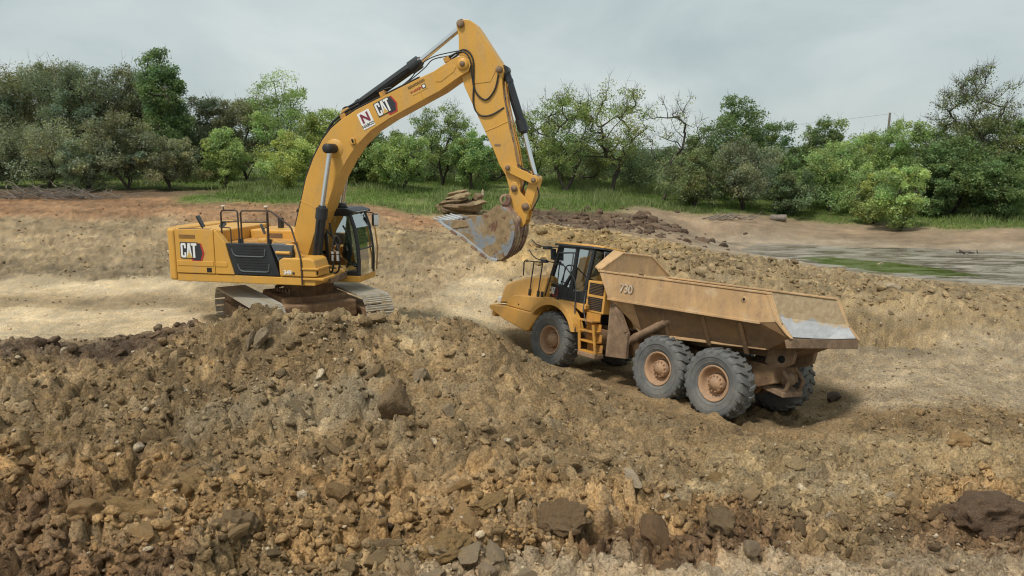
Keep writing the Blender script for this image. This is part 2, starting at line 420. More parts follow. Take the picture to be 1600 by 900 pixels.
CTRL = [
    (-53.72, 62, 4.24, 'g', 0.15), (-45.14, 52, 3.91, 'g', 0.15), (-41.3, 47.5, 3.65, 'd', 0.2), (-37.89, 43.5, 3.37, 'r', 0.4), (-34.48, 39.5, 3.08, 'r', 0.5),
    (-32.39, 37, 2.65, 's', 0.55), (-29.46, 33.5, 2.03, 's', 0.65), (-26.54, 30, 1.42, 'y', 0.6), (-24.84, 28, 1.21, 'p', 0.12), (-22.52, 25.3, 1.14, 's', 0.22),
    (-20.2, 22.6, 1.12, 'p', 0.14), (-18.12, 20.2, 1.19, 'p', 0.16), (-40.93, 62, 4.24, 'g', 0.15), (-34.4, 52, 3.91, 'g', 0.15), (-31.47, 47.5, 3.65, 'd', 0.2),
    (-28.87, 43.5, 3.37, 'r', 0.4), (-26.27, 39.5, 3.08, 'r', 0.5), (-24.68, 37, 2.65, 's', 0.55), (-22.45, 33.5, 2.03, 's', 0.65), (-20.22, 30, 1.42, 'y', 0.6),
    (-18.93, 28, 1.21, 'p', 0.12), (-17.16, 25.3, 1.14, 's', 0.22), (-15.39, 22.6, 1.12, 'p', 0.14), (-13.8, 20.2, 1.19, 'p', 0.16), (-30.7, 62, 4.24, 'g', 0.15),
    (-25.8, 52, 3.91, 'g', 0.15), (-23.6, 47.5, 3.65, 'd', 0.2), (-21.65, 43.5, 3.37, 'r', 0.4), (-19.71, 39.5, 3.08, 'r', 0.5), (-18.51, 37, 2.65, 's', 0.55),
    (-16.84, 33.5, 2.03, 's', 0.65), (-15.16, 30, 1.42, 'y', 0.6), (-14.19, 28, 1.21, 'p', 0.12), (-12.87, 25.3, 1.14, 's', 0.22), (-11.54, 22.6, 1.12, 'p', 0.14),
    (-10.35, 20.2, 1.19, 'p', 0.16), (-12.07, 17.6, 1.44, 'd', 0.8), (-11.02, 16, 1.42, 'b', 0.9), (-10.26, 14.8, 1.16, 'b', 0.8), (-9.62, 13.8, 0.98, 'b', 0.7),
    (-8.79, 12.5, 0.75, 'o', 0.9), (-7.6, 10.7, 0.79, 'c', 1), (-6.5, 9, 0.65, 'c', 1), (-9.15, 17.8, 1.39, 'd', 0.6), (-8.57, 16.6, 1.33, 'b', 0.8),
    (-7.75, 14.9, 1.13, 'b', 0.6), (-7.27, 13.9, 0.94, 'b', 0.7), (-6.59, 12.5, 0.75, 'o', 0.8), (-5.7, 10.7, 0.79, 'o', 1), (-4.88, 9, 0.65, 'c', 1),
    (-15.84, 17.6, 1.44, 'd', 0.7), (-13.1, 14.4, 1.29, 'b', 0.8), (-11.08, 12, 0.96, 'o', 0.8), (-8.54, 9, 0.65, 'c', 1), (-9.17, 22, 1.25, 'p', 0.1),
    (-8.09, 19.4, 1.75, 'd', 0.5), (-7.37, 17.6, 1.75, 'b', 0.9), (-6.82, 16.2, 1.58, 'b', 0.9), (-6.32, 17.3, 2.5, 't', 0.8), (-5.99, 16.3, 2.13, 'b', 0.9),
    (-5.61, 15.1, 1.34, 'b', 0.7), (-5.31, 14.2, 0.97, 'y', 0.6), (-14.92, 45, 3.44, 'g', 0.15), (-18.52, 56, 3.85, 'g', 0.15), (-13.3, 40, 3.11, 'r', 0.5),
    (-12.02, 36, 2.49, 'r', 0.6), (-10.44, 31, 1.4, 's', 0.6), (-4.7, 13.4, 0.63, 'b', 0.6), (-3.95, 11.1, 0.5, 'o', 0.9), (-3.29, 9.1, 0.59, 'b', 1),
    (-4.02, 16.9, 2.46, 't', 0.8), (-3.81, 15.9, 2.08, 'b', 0.8), (-3.69, 15.3, 1.55, 'b', 0.7), (-3.53, 14.5, 0.99, 'y', 0.6), (-3.36, 13.7, 0.64, 'b', 0.7),
    (-2.97, 12, 0.51, 'o', 0.8), (-2.65, 10.6, 0.44, 'o', 1), (-2.35, 9.3, 0.48, 'b', 1), (-2.78, 17.2, 2.34, 't', 0.7), (-2.65, 16.3, 1.84, 'b', 0.6),
    (-2.49, 15.1, 1.06, 'b', 0.5), (-7.41, 47, 3.17, 'g', 0.15), (-8.8, 56, 3.75, 'g', 0.15), (-6.64, 42, 2.8, 'r', 0.5), (-5.55, 35, 2.44, 't', 0.6),
    (-5.02, 31.5, 1.86, 's', 0.55), (-4.49, 28, 1.36, 's', 0.4), (-4.11, 25.5, 1, 's', 0.3), (-1.47, 17.2, 2.13, 'b', 0.5), (-1.4, 16.3, 1.55, 'b', 0.45),
    (-1.29, 14.9, 0.86, 'b', 0.5), (-1.21, 13.8, 0.6, 'b', 0.6), (-1.06, 12, 0.51, 'o', 0.8), (-0.95, 10.6, 0.44, 'o', 1), (-0.83, 9.2, 0.53, 'k', 0.7),
    (-3.98, 48, 3.03, 'g', 0.15), (-4.71, 57, 3.58, 'g', 0.15), (-3.66, 44, 2.54, 't', 0.5), (-3.01, 36, 2.34, 's', 0.6), (-2.61, 31, 1.66, 's', 0.5),
    (-2.32, 27.5, 1.2, 'p', 0.25), (-2.14, 25.2, 0.83, 'p', 0.2), (-0.51, 17.2, 1.84, 'b', 0.45), (-0.48, 15.9, 1.24, 'b', 0.45), (-0.45, 14.8, 0.89, 'b', 0.5),
    (0.45, 17.3, 1.1, 'b', 0.4), (0.42, 16.2, 0.86, 'b', 0.45), (0.37, 14.3, 0.8, 'b', 0.5), (0.33, 12.4, 0.8, 'b', 0.6), (0.29, 11, 0.65, 'o', 1),
    (0.27, 10.1, 0.5, 'o', 1), (0.25, 9.3, 0.48, 'k', 0.4), (1.25, 50, 2.75, 'g', 0.15), (1.49, 60, 3.7, 'g', 0.15), (1.1, 44, 2.47, 'd', 0.5),
    (0.85, 34, 2.68, 'G', 0.8), (0.78, 31, 1.92, 'G', 0.5), (0.71, 28, 1.12, 't', 0.4), (1.95, 17.3, 0.48, 'b', 0.4), (1.83, 16.2, 0.42, 'b', 0.4),
    (1.58, 13.9, 0.44, 'b', 0.5), (1.3, 11.3, 0.61, 'o', 1), (1.2, 10.3, 0.49, 'c', 1), (1.09, 9.3, 0.48, 'k', 0.4), (6.47, 52, 2.8, 'g', 0.15),
    (7.69, 62, 3.63, 'g', 0.15), (5.87, 47, 2.31, 'd', 0.5), (5.38, 43, 2.12, 'D', 0.6), (4.2, 33.5, 2.34, 'G', 0.85), (3.78, 30, 2.05, 't', 0.8),
    (10.61, 51, 2.14, 'E', 0.15), (9.59, 46, 1.85, 'D', 0.5), (8.77, 42, 1.72, 'E', 0.2), (6.6, 31.5, 2.13, 't', 0.8), (6.01, 28.6, 1.99, 't', 0.6),
    (11.41, 55, 2.52, 'g', 0.1), (13.24, 64, 3.03, 'g', 0.15), (3.4, 15.6, 0.34, 'b', 0.4), (2.92, 13.3, 0.42, 'b', 0.5), (2.49, 11.2, 0.55, 'o', 1),
    (2.26, 10.1, 0.5, 'c', 1), (2.1, 9.3, 0.48, 'k', 0.4), (14.3, 49, 1.67, 'E', 0.12), (13.18, 45, 1.04, 'w', 0.1), (8.68, 29.5, 1.94, 't', 0.8),
    (8.07, 27.4, 1.92, 't', 0.6), (16.27, 56, 2.37, 'g', 0.1), (4.79, 15.7, 0.19, 'b', 0.35), (3.95, 12.8, 0.39, 't', 0.5), (3.28, 10.5, 0.49, 'c', 0.9),
    (2.94, 9.3, 0.48, 'k', 0.35), (20.86, 50, 1.25, 'E', 0.12), (18.43, 44, 0.81, 'w', 0.06), (16.38, 39, 0.77, 'w', 0.05), (15.15, 36, 0.73, 'w', 0.05),
    (11.32, 26.8, 1.39, 't', 0.7), (10.68, 25.2, 1.16, 't', 0.5), (22.46, 54, 1.92, 'g', 0.1), (27.32, 66, 2.94, 'g', 0.1), (7.31, 16.8, -0.01, 'b', 0.3),
    (6.48, 14.8, 0.22, 't', 0.45), (5.4, 12.2, 0.42, 't', 0.6), (4.61, 10.3, 0.49, 'b', 0.8), (4.41, 9.8, 0.47, 'k', 0.5), (4.2, 9.3, 0.48, 'k', 0.4),
    (12.09, 23.6, 0.44, 't', 0.5), (11.47, 22.3, 0.25, 'e', 0.35), (10.64, 20.6, 0.13, 'e', 0.35), (9.46, 18.2, 0.07, 'e', 0.3), (8.72, 16.7, 0.1, 'b', 0.35),
    (7.57, 14.4, 0.24, 't', 0.45), (28.13, 52, 1.85, 'g', 0.1), (25.52, 47, 1.26, 'E', 0.12), (22.9, 42, 0.69, 'w', 0.05), (21.05, 38.5, 0.47, 'w', 0.05),
    (19.18, 35, 0.46, 'w', 0.05), (14.31, 26, 1.26, 't', 0.65), (13.59, 24.6, 0.96, 't', 0.5), (31.68, 47.5, 1.72, 'g', 0.1), (29.43, 44, 1.29, 'E', 0.12),
    (26.88, 40, 0.6, 'w', 0.05), (23.27, 34.5, 0.54, 'w', 0.05), (17.83, 26.3, 1.05, 't', 0.6), (16.62, 24.4, 0.68, 't', 0.45), (15.09, 22, 0.23, 'e', 0.4),
    (12.75, 18.4, 0.01, 'e', 0.3), (11.1, 15.9, 0.12, 'b', 0.5), (9.57, 13.6, 0.3, 't', 0.5), (7.97, 11.2, 0.45, 'o', 0.9), (7.24, 10.1, 0.5, 'c', 0.8),
    (6.65, 9.2, 0.53, 'k', 0.5), (41.16, 62, 2.2, 'g', 0.1), (41.58, 47.5, 1.72, 'g', 0.1), (38.63, 44, 1.29, 'E', 0.12), (35.28, 40, 0.6, 'w', 0.05),
    (30.55, 34.5, 0.54, 'w', 0.05), (23.4, 26.3, 1.05, 't', 0.6), (21.81, 24.4, 0.68, 't', 0.45), (19.81, 22, 0.23, 'e', 0.4), (16.74, 18.4, 0.01, 'e', 0.3),
    (14.57, 15.9, 0.12, 'b', 0.5), (12.55, 13.6, 0.3, 't', 0.5), (10.46, 11.2, 0.45, 'o', 0.9), (9.51, 10.1, 0.5, 'c', 0.8), (8.73, 9.2, 0.53, 'k', 0.5),
    (54.02, 62, 2.2, 'g', 0.1), (7.68, 17.93, -0.53, 'b', 0.18), (6.51, 17.02, -0.29, 'b', 0.18), (5.38, 16.14, -0.07, 'b', 0.18), (6.85, 19, -0.54, 'b', 0.18),
    (5.68, 18.08, -0.31, 'b', 0.18), (4.55, 17.2, -0.08, 'b', 0.18), (5.8, 20.33, -0.56, 'b', 0.18), (4.63, 19.42, -0.32, 'b', 0.18), (3.5, 18.54, -0.1, 'b', 0.18),
    (4.53, 21.95, -0.58, 'b', 0.18), (3.36, 21.04, -0.35, 'b', 0.18), (2.24, 20.15, -0.12, 'b', 0.18), (3.24, 23.6, -0.6, 't', 0.18), (2.07, 22.69, -0.37, 't', 0.18),
    (0.94, 21.81, -0.14, 't', 0.18), (2.13, 25.02, -0.62, 't', 0.18), (0.96, 24.1, -0.39, 't', 0.18), (-0.17, 23.22, -0.16, 't', 0.18), (-8.74, 20.45, 1, 't', 0.2),
    (-6.44, 19.31, 1, 't', 0.2), (-4.21, 19.2, 1, 't', 0.2), (-7.96, 23.86, 1, 't', 0.2), (-5.86, 21.84, 1, 't', 0.2), (-3.25, 22.47, 1, 't', 0.2),
    (-5.23, 24.57, 1, 't', 0.2), (-9, 5, 1.1, 'c', 0.6), (-5, 5, 1.1, 'c', 0.6), (0, 5, 1.1, 'k', 0.6), (5, 5, 1.1, 'k', 0.6),
    (9, 5, 1.1, 'k', 0.6), (-8, 1, 3.2, 'k', 0.4), (-8, -6, 4.1, 'k', 0.3), (0, 1, 3.2, 'k', 0.4), (0, -6, 4.1, 'k', 0.3),
    (8, 1, 3.2, 'k', 0.4), (8, -6, 4.1, 'k', 0.3), (-75, 88, 5, 'g', 0.1), (-75, 125, 4.8, 'g', 0.1), (-45, 88, 4.64, 'g', 0.1),
    (-45, 125, 4.56, 'g', 0.1), (-20, 88, 4.34, 'g', 0.1), (-20, 125, 4.36, 'g', 0.1), (0, 88, 4.1, 'g', 0.1), (0, 125, 4.2, 'g', 0.1),
    (20, 88, 3.86, 'g', 0.1), (20, 125, 4.04, 'g', 0.1), (45, 88, 3.56, 'g', 0.1), (45, 125, 3.84, 'g', 0.1), (75, 88, 3.2, 'g', 0.1),
    (75, 125, 3.6, 'g', 0.1), (-62, 45, 3.3, 's', 0.3), (-62, 30, 1.6, 's', 0.3), (-62, 20, 1.2, 's', 0.3), (-62, 10, 1, 's', 0.3),
    (62, 45, 1.6, 't', 0.3), (62, 30, 0.9, 't', 0.3), (62, 20, 0.6, 't', 0.3), (62, 10, 0.7, 't', 0.3), (12.2, 46.2, 0.72, 'w', 0.05),
    (13.5, 43, 0.66, 'w', 0.05), (15, 45, 0.7, 'w', 0.05), (14.2, 40.5, 0.66, 'w', 0.05), (20, 38, 0.55, 'w', 0.05), (25, 36, 0.5, 'w', 0.05),
    (30, 38, 0.5, 'w', 0.05), (16, 40.5, 0.62, 'w', 0.05), (18, 33.8, 0.6, 'w', 0.05), (21, 32, 0.6, 'w', 0.05), (26, 31.5, 0.6, 'w', 0.05),
    (33, 33, 0.55, 'w', 0.05),
]

# ------------------------------------------------------------------ the ground
SOIL = {  # base colours (linear)
    'g': (0.110, 0.145, 0.044), 'd': (0.120, 0.083, 0.055), 'c': (0.180, 0.115, 0.064), 'r': (0.275, 0.165, 0.092), 's': (0.300, 0.235, 0.148),
    'y': (0.250, 0.200, 0.128), 'p': (0.56, 0.465, 0.320), 't': (0.300, 0.230, 0.134), 'b': (0.235, 0.170, 0.094),
    'o': (0.325, 0.216, 0.106), 'k': (0.370, 0.295, 0.205), 'G': (0.37, 0.268, 0.130), 'D': (0.130, 0.092, 0.066),
    'e': (0.335, 0.274, 0.190), 'E': (0.275, 0.212, 0.152), 'w': (0.300, 0.252, 0.195),
}
CX = np.array([c[0] for c in CTRL]); CY = np.array([c[1] for c in CTRL]); CZ = np.array([c[2] for c in CTRL])
CC = np.array([SOIL[c[3]] for c in CTRL]); CR = np.array([c[4] for c in CTRL])
CK = np.array([c[3] for c in CTRL])

def _tps_k(d2):
    return 0.5*d2*np.log(np.maximum(d2, 1e-9))

_n = len(CX)
_S = 10.0
_px, _py = CX/_S, CY/_S
_A = np.zeros((_n+3, _n+3))
_A[:_n, :_n] = _tps_k((_px[:, None]-_px[None])**2+(_py[:, None]-_py[None])**2)+np.eye(_n)*2e-3
_A[:_n, _n] = 1; _A[:_n, _n+1] = _px; _A[:_n, _n+2] = _py
_A[_n:, :_n] = _A[:_n, _n:].T
_W = np.linalg.solve(_A, np.concatenate([CZ, np.zeros(3)]))

def base_height(x, y):
    x = np.clip(x, -74, 74); y = np.clip(y, -6, 124)
    out = np.zeros(x.shape)
    xf, yf, of = x.ravel()/_S, y.ravel()/_S, out.ravel()
    for a in range(0, len(xf), 60000):
        b = a+60000
        d2 = (xf[a:b, None]-_px)**2+(yf[a:b, None]-_py)**2
        of[a:b] = _tps_k(d2) @ _W[:_n]+_W[_n]+_W[_n+1]*xf[a:b]+_W[_n+2]*yf[a:b]
    return of.reshape(x.shape)

def soil(x, y):
    """colour, roughness and grass share at x, y"""
    sh = x.shape
    x, y = x.ravel(), y.ravel()
    sc = np.maximum(y, 8.0)*0.05
    wx = x+(fbm(x/sc*0.45, y/sc*0.45, 31, 4)-0.5)*sc*2.4
    wy = y+(fbm(x/sc*0.45+40, y/sc*0.45, 37, 4)-0.5)*sc*2.0
    wx, wy = np.clip(wx, -74, 74), np.clip(wy, -6, 124)
    C = np.zeros((len(x), 3)); Rr = np.zeros(len(x)); G = np.zeros(len(x)); Wt = np.zeros(len(x))
    gk = (CK == 'g').astype(float); wk = (CK == 'w').astype(float)
    for a in range(0, len(x), 60000):
        b = a+60000
        s = sc[a:b, None]
        d2 = ((wx[a:b, None]-CX)/(s*1.5))**2+((wy[a:b, None]-CY)/s)**2
        w = 1.0/(d2+0.06)**2.6
        w /= w.sum(1, keepdims=True)
        C[a:b] = w @ CC; Rr[a:b] = w @ CR; G[a:b] = w @ gk; Wt[a:b] = w @ wk
    return C.reshape(sh+(3,)), Rr.reshape(sh), G.reshape(sh), Wt.reshape(sh)

OCT = ((1.25, 0.26), (0.60, 0.34), (0.29, 0.31), (0.14, 0.115), (0.07, 0.05))

def detail(x, y, rough, dist):
    wx = x+0.30*(fbm(x*1.3, y*1.3, 5, 3)-0.5)+0.06*(vnoise(x*9, y*9, 8)-0.5)
    wy = y+0.30*(fbm(x*1.3+9, y*1.3, 6, 3)-0.5)+0.06*(vnoise(x*9+5, y*9, 9)-0.5)
    h = (fbm(x*0.55, y*0.55, 11, 3)-0.5)*0.34*rough
    for k, (c, a) in enumerate(OCT):
        keep = np.clip(2.2-dist*0.0042/c*1.6, 0, 1)        # nothing finer than the mesh
        f1, f2, dx, dy, gx, gy = worley(wx/c, wy/c, 50+7*k)
        hh = _hash(gx, gy, 91+k); tx = _hash(gx, gy, 101+k)-0.5; ty = _hash(gx, gy, 111+k)-0.5
        edge = np.clip((f2-f1)*(4.5 if c > .2 else 6.0), 0, 1)
        block = (hh-0.45)+1.5*(tx*dx+ty*dy)-0.35*f1*f1
        if c > 0.5: keep = keep*np.clip((25-dist)/6, 0.36, 1)     # scraped slopes carry only small lumps
        elif c > 0.2: keep = keep*np.clip((27-dist)/6, 0.75, 1)
        h = h+a*keep*rough*(block*edge-0.48*(1-edge))*(0.45+0.9*vnoise(x/c*0.23, y/c*0.23, 70+k))
    h = h+0.02*(fbm(x*3.1, y*3.1, 21, 3)-0.5)
    # scraped ledges and graded benches on the far slopes
    led = fbm(x*0.16+3, y*0.75+0.12*x, 61, 4)
    h = h+np.clip((y-21)/4, 0, 1)*np.clip((46-y)/6, 0, 1)*rough*0.35*(np.floor(led*9)/9*0.7+led*0.3-0.5)
    return h

def furrows(x, y):
    """bucket scrape marks on the face of the berm behind the truck, and wheel ruts"""
    g = np.exp(-((x-11.3)/1.7)**4-((y-23.7)/0.9)**4)
    tooth = np.abs(np.sin((x*0.97+y*0.22)*10.5+0.6*vnoise(x*2, y*2, 7)))
    h = -g*(0.26*tooth+0.48*np.clip((24.6-y)/1.6, 0, 1))
    for off in (-1.15, 1.15):                              # ruts left behind the truck
        px, py = 5.15+0.617*0, 18.75
        t = (x-px)*0.617-(y-py)*0.787
        n = (x-px)*0.787+(y-py)*0.617-off
        tread = 1+0.45*np.sign(np.sin(t*22+np.abs(n)*9))
        h = h+0.05*np.exp(-((np.abs(n)-0.46)/0.12)**2)*(1/(1+np.exp(-(t-0.2)*3)))*(1/(1+np.exp((t-9)*1.0)))
        h = h-0.15*tread*np.exp(-(n/0.30)**4)*(1/(1+np.exp(-(t-0.5)*3)))*(1/(1+np.exp((t-9)*1.0)))
    return h

WHEELS = [(4.79, 17.39), (6.66, 18.85), (3.74, 18.73), (5.61, 20.19), (1.18, 21.99), (3.05, 23.46)]
def wheel_heaps(x, y):
    """soil squeezed up round the tyres"""
    h = 0
    for wx, wy in WHEELS:
        d = np.sqrt((x-wx)**2+(y-wy)**2)
        h = h+0.10*np.exp(-((d-0.60)/0.20)**2)*(0.4+1.2*vnoise(x*4, y*4, 19))
    return h

def ground_z(x, y):
    x, y = np.atleast_1d(np.asarray(x, float)), np.atleast_1d(np.asarray(y, float))
    _, r, _, _ = soil(x, y)
    dist = np.sqrt(x*x+(y+3)**2)
    return base_height(x, y)+detail(x, y, r, dist)+furrows(x, y)+wheel_heaps(x, y)

NC = 840
ang = np.linspace(-R(50), R(50), NC)
rad = np.concatenate([6.0*(11.2/6.0)**np.linspace(0, 1, 40)[:-1], 11.2*(27/11.2)**np.linspace(0, 1, 370)[:-1],
                      27*(165/27)**np.linspace(0, 1, 220)[:-1], 165*(3500/165)**np.linspace(0, 1, 24)])
RA, AN = np.meshgrid(rad, ang, indexing='ij')
GX, GY = RA*np.sin(AN), -3+RA*np.cos(AN)

def coarse(fn, step):
    """evaluate a smooth field on every step-th row and column, interpolate between"""
    nr_, nc_ = GX.shape
    ri = np.unique(np.append(np.arange(0, nr_, step), nr_-1)); ci = np.unique(np.append(np.arange(0, nc_, step), nc_-1))
    F_ = fn(GX[np.ix_(ri, ci)], GY[np.ix_(ri, ci)])
    def up(f):
        a_ = np.searchsorted(ri, np.arange(nr_), 'right')-1; a_ = np.clip(a_, 0, len(ri)-2)
        ta = ((np.arange(nr_)-ri[a_])/(ri[a_+1]-ri[a_]))[:, None]
        c_ = np.searchsorted(ci, np.arange(nc_), 'right')-1; c_ = np.clip(c_, 0, len(ci)-2)
        tc = ((np.arange(nc_)-ci[c_])/(ci[c_+1]-ci[c_]))[None]
        g_ = f[a_]*(1-ta)+f[a_+1]*ta
        return g_[:, c_]*(1-tc)+g_[:, c_+1]*tc
    if isinstance(F_, tuple):
        C_ = np.stack([up(F_[0][..., k]) for k in range(3)], -1)
        return (C_,)+tuple(up(f) for f in F_[1:])
    return up(F_)
GC, GR, GG, GW = coarse(soil, 2)
GZ = coarse(base_height, 4)+detail(GX, GY, GR, RA)+furrows(GX, GY)+wheel_heaps(GX, GY)
far = np.clip((RA-130)/60, 0, 1)
GZ = GZ*(1-far)+3.6*far
V = np.stack([GX, GY, GZ], -1).reshape(-1, 3)
nr, nc = GX.shape
idx = np.arange(nr*nc).reshape(nr, nc)
Q = np.stack([idx[:-1, :-1], idx[:-1, 1:], idx[1:, 1:], idx[1:, :-1]], -1).reshape(-1, 4)
me = mesh_np('ground', V, faces_quad=Q)
me.polygons.foreach_set('use_smooth', np.ones(len(Q), bool))
# broad soil patches
patch = fbm(GX*0.5, GY*0.5, 201, 4)[..., None]
patch2 = fbm(GX*1.7+30, GY*1.7, 205, 4)[..., None]
pale = np.clip((fbm(GX*0.9, GY*2.2, 209, 4)-0.56)*6, 0, 1)[..., None]*np.clip(GR, 0, .6)[..., None]
cell = 1.0
for c_, am in ((0.60, 0.22), (0.29, 0.30), (0.14, 0.30)):      # neighbouring clods differ in tone
    f1, f2, dx, dy, gx, gy = worley(GX/c_+vnoise(GX*3, GY*3, 3)*.4, GY/c_, 50+int(c_*100))
    cell = cell*(1+am*(_hash(gx, gy, 33)-0.5)*2*np.clip(GR*1.3, .15, 1)*np.clip(2.5-RA*0.0067/c_, 0, 1))
C = GC*(0.70+0.60*patch)*(0.72+0.56*patch2)*cell[..., None]
streak = fbm(GX*0.14, GY*0.95+GX*0.08, 213, 4)[..., None]
farm = np.clip((GY-19)/4, 0, 1)[..., None]
C = C*(1-farm+farm*(0.60+0.80*streak))
C = C*(1-pale*0.35)+np.array((0.46, 0.40, 0.29))*pale*0.35
vcol(me, 'soil', np.concatenate([C.reshape(-1, 3), GR.reshape(-1, 1)], 1))

def soil_material(name, attr=True):
    m, N, L, out = nodes_of(name)
    tc = N.new('ShaderNodeTexCoord'); co = tc.outputs['Object']
    bs = N.new('ShaderNodeBsdfPrincipled'); bs.inputs['Roughness'].default_value = 0.92
    bs.inputs['Specular IOR Level'].default_value = 0.25
    if attr:
        at = N.new('ShaderNodeAttribute'); at.attribute_name = 'soil'
        base = at.outputs['Color']
    else:
        oi = N.new('ShaderNodeObjectInfo'); base = oi.outputs['Color']
    f1, n1 = noise_fac(N, L, co, 3.0, 0.3, 0.7, 3, 0.6)
    f2, n2 = noise_fac(N, L, co, 22.0, 0.32, 0.68, 4, 0.75)
    c = mixc(N, L, base, (0.50, 0.48, 0.46), 1.0, 'MULTIPLY')
    c2 = mixc(N, L, base, (1.42, 1.40, 1.36), 1.0, 'MULTIPLY')
    c = mixc(N, L, c, c2, f2)
    c3 = mixc(N, L, c, (1.22, 1.12, 0.96), 1.0, 'MULTIPLY')
    c = mixc(N, L, c, c3, f1)
    fs, _ = noise_fac(N, L, co, 55.0, 0.64, 0.68, 1, 0.5)        # pale stone chips
    c = mixc(N, L, c, mixc(N, L, c, (0.52, 0.47, 0.38), 0.28), fs)
    L.new(c, bs.inputs['Base Color'])
    b1 = N.new('ShaderNodeBump'); b1.inputs['Strength'].default_value = 0.8; b1.inputs['Distance'].default_value = 0.06
    L.new(n2, b1.inputs['Height'])
    v = N.new('ShaderNodeTexVoronoi'); v.inputs['Scale'].default_value = 16.0
    L.new(co, v.inputs['Vector'])
    b2 = N.new('ShaderNodeBump'); b2.inputs['Strength'].default_value = 0.45; b2.inputs['Distance'].default_value = 0.04
    b2.invert = True
    L.new(v.outputs['Distance'], b2.inputs['Height']); L.new(b1.outputs['Normal'], b2.inputs['Normal'])
    L.new(b2.outputs['Normal'], bs.inputs['Normal'])
    L.new(bs.outputs[0], out.inputs[0])
    return m
M['soil'] = soil_material('soil')
M['clod'] = soil_material('clod', False)
me.materials.append(M['soil'])
ground = link(bpy.data.objects.new('ground', me))
tag(ground, 'churned tan and brown earth of the dug-out pond', 'ground', kind='structure')

# shallow pond with algae
def pond():
    m, N, L, out = nodes_of('pond_water')
    tc = N.new('ShaderNodeTexCoord'); co = tc.outputs['Object']
    f, _ = noise_fac(N, L, co, 0.42, 0.50, 0.545, 5, 0.6, 0.6, (0.55, 1.15, 1))
    f2, _ = noise_fac(N, L, co, 0.8, 0.40, 0.66, 8, 0.7, 0.8, (0.5, 1.3, 1))
    murk = mixc(N, L, (0.17, 0.146, 0.112), (0.37, 0.335, 0.275), f2)
    # the algae raft floats along the near shore
    sep = N.new('ShaderNodeSeparateXYZ'); L.new(co, sep.inputs[0])
    def math_(op, a, b):
        q = N.new('ShaderNodeMath'); q.operation = op
        for s, k in ((q.inputs[0], a), (q.inputs[1], b)):
            if hasattr(k, 'is_linked'): L.new(k, s)
            else: s.default_value = k
        return q.outputs[0]
    u = math_('ADD', math_('MULTIPLY', sep.outputs[0], 0.58), math_('MULTIPLY', sep.outputs[1], -0.81))
    w = math_('ADD', math_('MULTIPLY', sep.outputs[0], 0.81), math_('MULTIPLY', sep.outputs[1], 0.58))
    du = math_('POWER', math_('ABSOLUTE', math_('MULTIPLY', u, 0.25), 0), 2.0)
    dw = math_('POWER', math_('ABSOLUTE', math_('MULTIPLY', w, 0.62), 0), 2.0)
    _, nz = noise_fac(N, L, co, 0.9, 0, 1, 6, 0.65, 0.3, (0.5, 1.6, 1))
    t = math_('ADD', math_('ADD', du, dw), math_('MULTIPLY', math_('SUBTRACT', nz, 0.5), 2.6))
    mr = N.new('ShaderNodeMapRange'); mr.inputs['From Min'].default_value = 0.9; mr.inputs['From Max'].default_value = 1.05
    mr.inputs['To Min'].default_value = 1.0; mr.inputs['To Max'].default_value = 0.0
    L.new(t, mr.inputs['Value'])
    alg = mixc(N, L, (0.062, 0.085, 0.018), (0.110, 0.132, 0.030), f2)
    c = mixc(N, L, murk, alg, mr.outputs['Result'])
    bs = N.new('ShaderNodeBsdfPrincipled')
    L.new(c, bs.inputs['Base Color'])
    rr = N.new('ShaderNodeMapRange'); rr.inputs['To Min'].default_value = 0.06; rr.inputs['To Max'].default_value = 0.6
    L.new(f2, rr.inputs['Value']); L.new(rr.outputs['Result'], bs.inputs['Roughness'])
    bs.inputs['IOR'].default_value = 1.33
    L.new(bs.outputs[0], out.inputs[0])
    mb = MB()
    n = 72
    ring = []
    for k in range(n):
        t = 2*math.pi*k/n
        rx, ry = 14.5*math.cos(t), 9.0*math.sin(t)
        wob = 1+0.09*math.sin(3*t+1)+0.05*math.sin(7*t)
        ring.append((6.0+rx*wob, 2.2+ry*wob, 0))
    mb.add([(6.0, 2.2, 0)]+ring, [(0, 1+k, 1+(k+1) % n) for k in range(n)])
    o = mb.build('pond_water', m)
    o.location = (17.5, 35.9, 0.80)
    o.scale = (1, 1, 1)
    tag(o, 'shallow milky pond remnant with a green algae raft', 'water', kind='structure')
pond()

# ------------------------------------------------------------------ clods and rocks
def vnoise3(P, s=0):
    i = np.floor(P); f = P-i; f = f*f*(3-2*f)
    def hh(dx, dy, dz): return _hash(i[:, 0]+dx+(i[:, 2]+dz)*57.0, i[:, 1]+dy-(i[:, 2]+dz)*131.0, s)
    out = 0
    for dz in (0, 1):
        for dy in (0, 1):
            for dx in (0, 1):
                w = (f[:, 0] if dx else 1-f[:, 0])*(f[:, 1] if dy else 1-f[:, 1])*(f[:, 2] if dz else 1-f[:, 2])
                out = out+w*hh(dx, dy, dz)
    return out

_ICO = {}
def icosphere(sub):
    if sub not in _ICO:
        bm = bmesh.new()
        bmesh.ops.create_icosphere(bm, subdivisions=sub, radius=1.0)
        _ICO[sub] = (np.array([v.co[:] for v in bm.verts]), np.array([[v.index for v in f.verts] for f in bm.faces]))
        bm.free()
    return _ICO[sub]

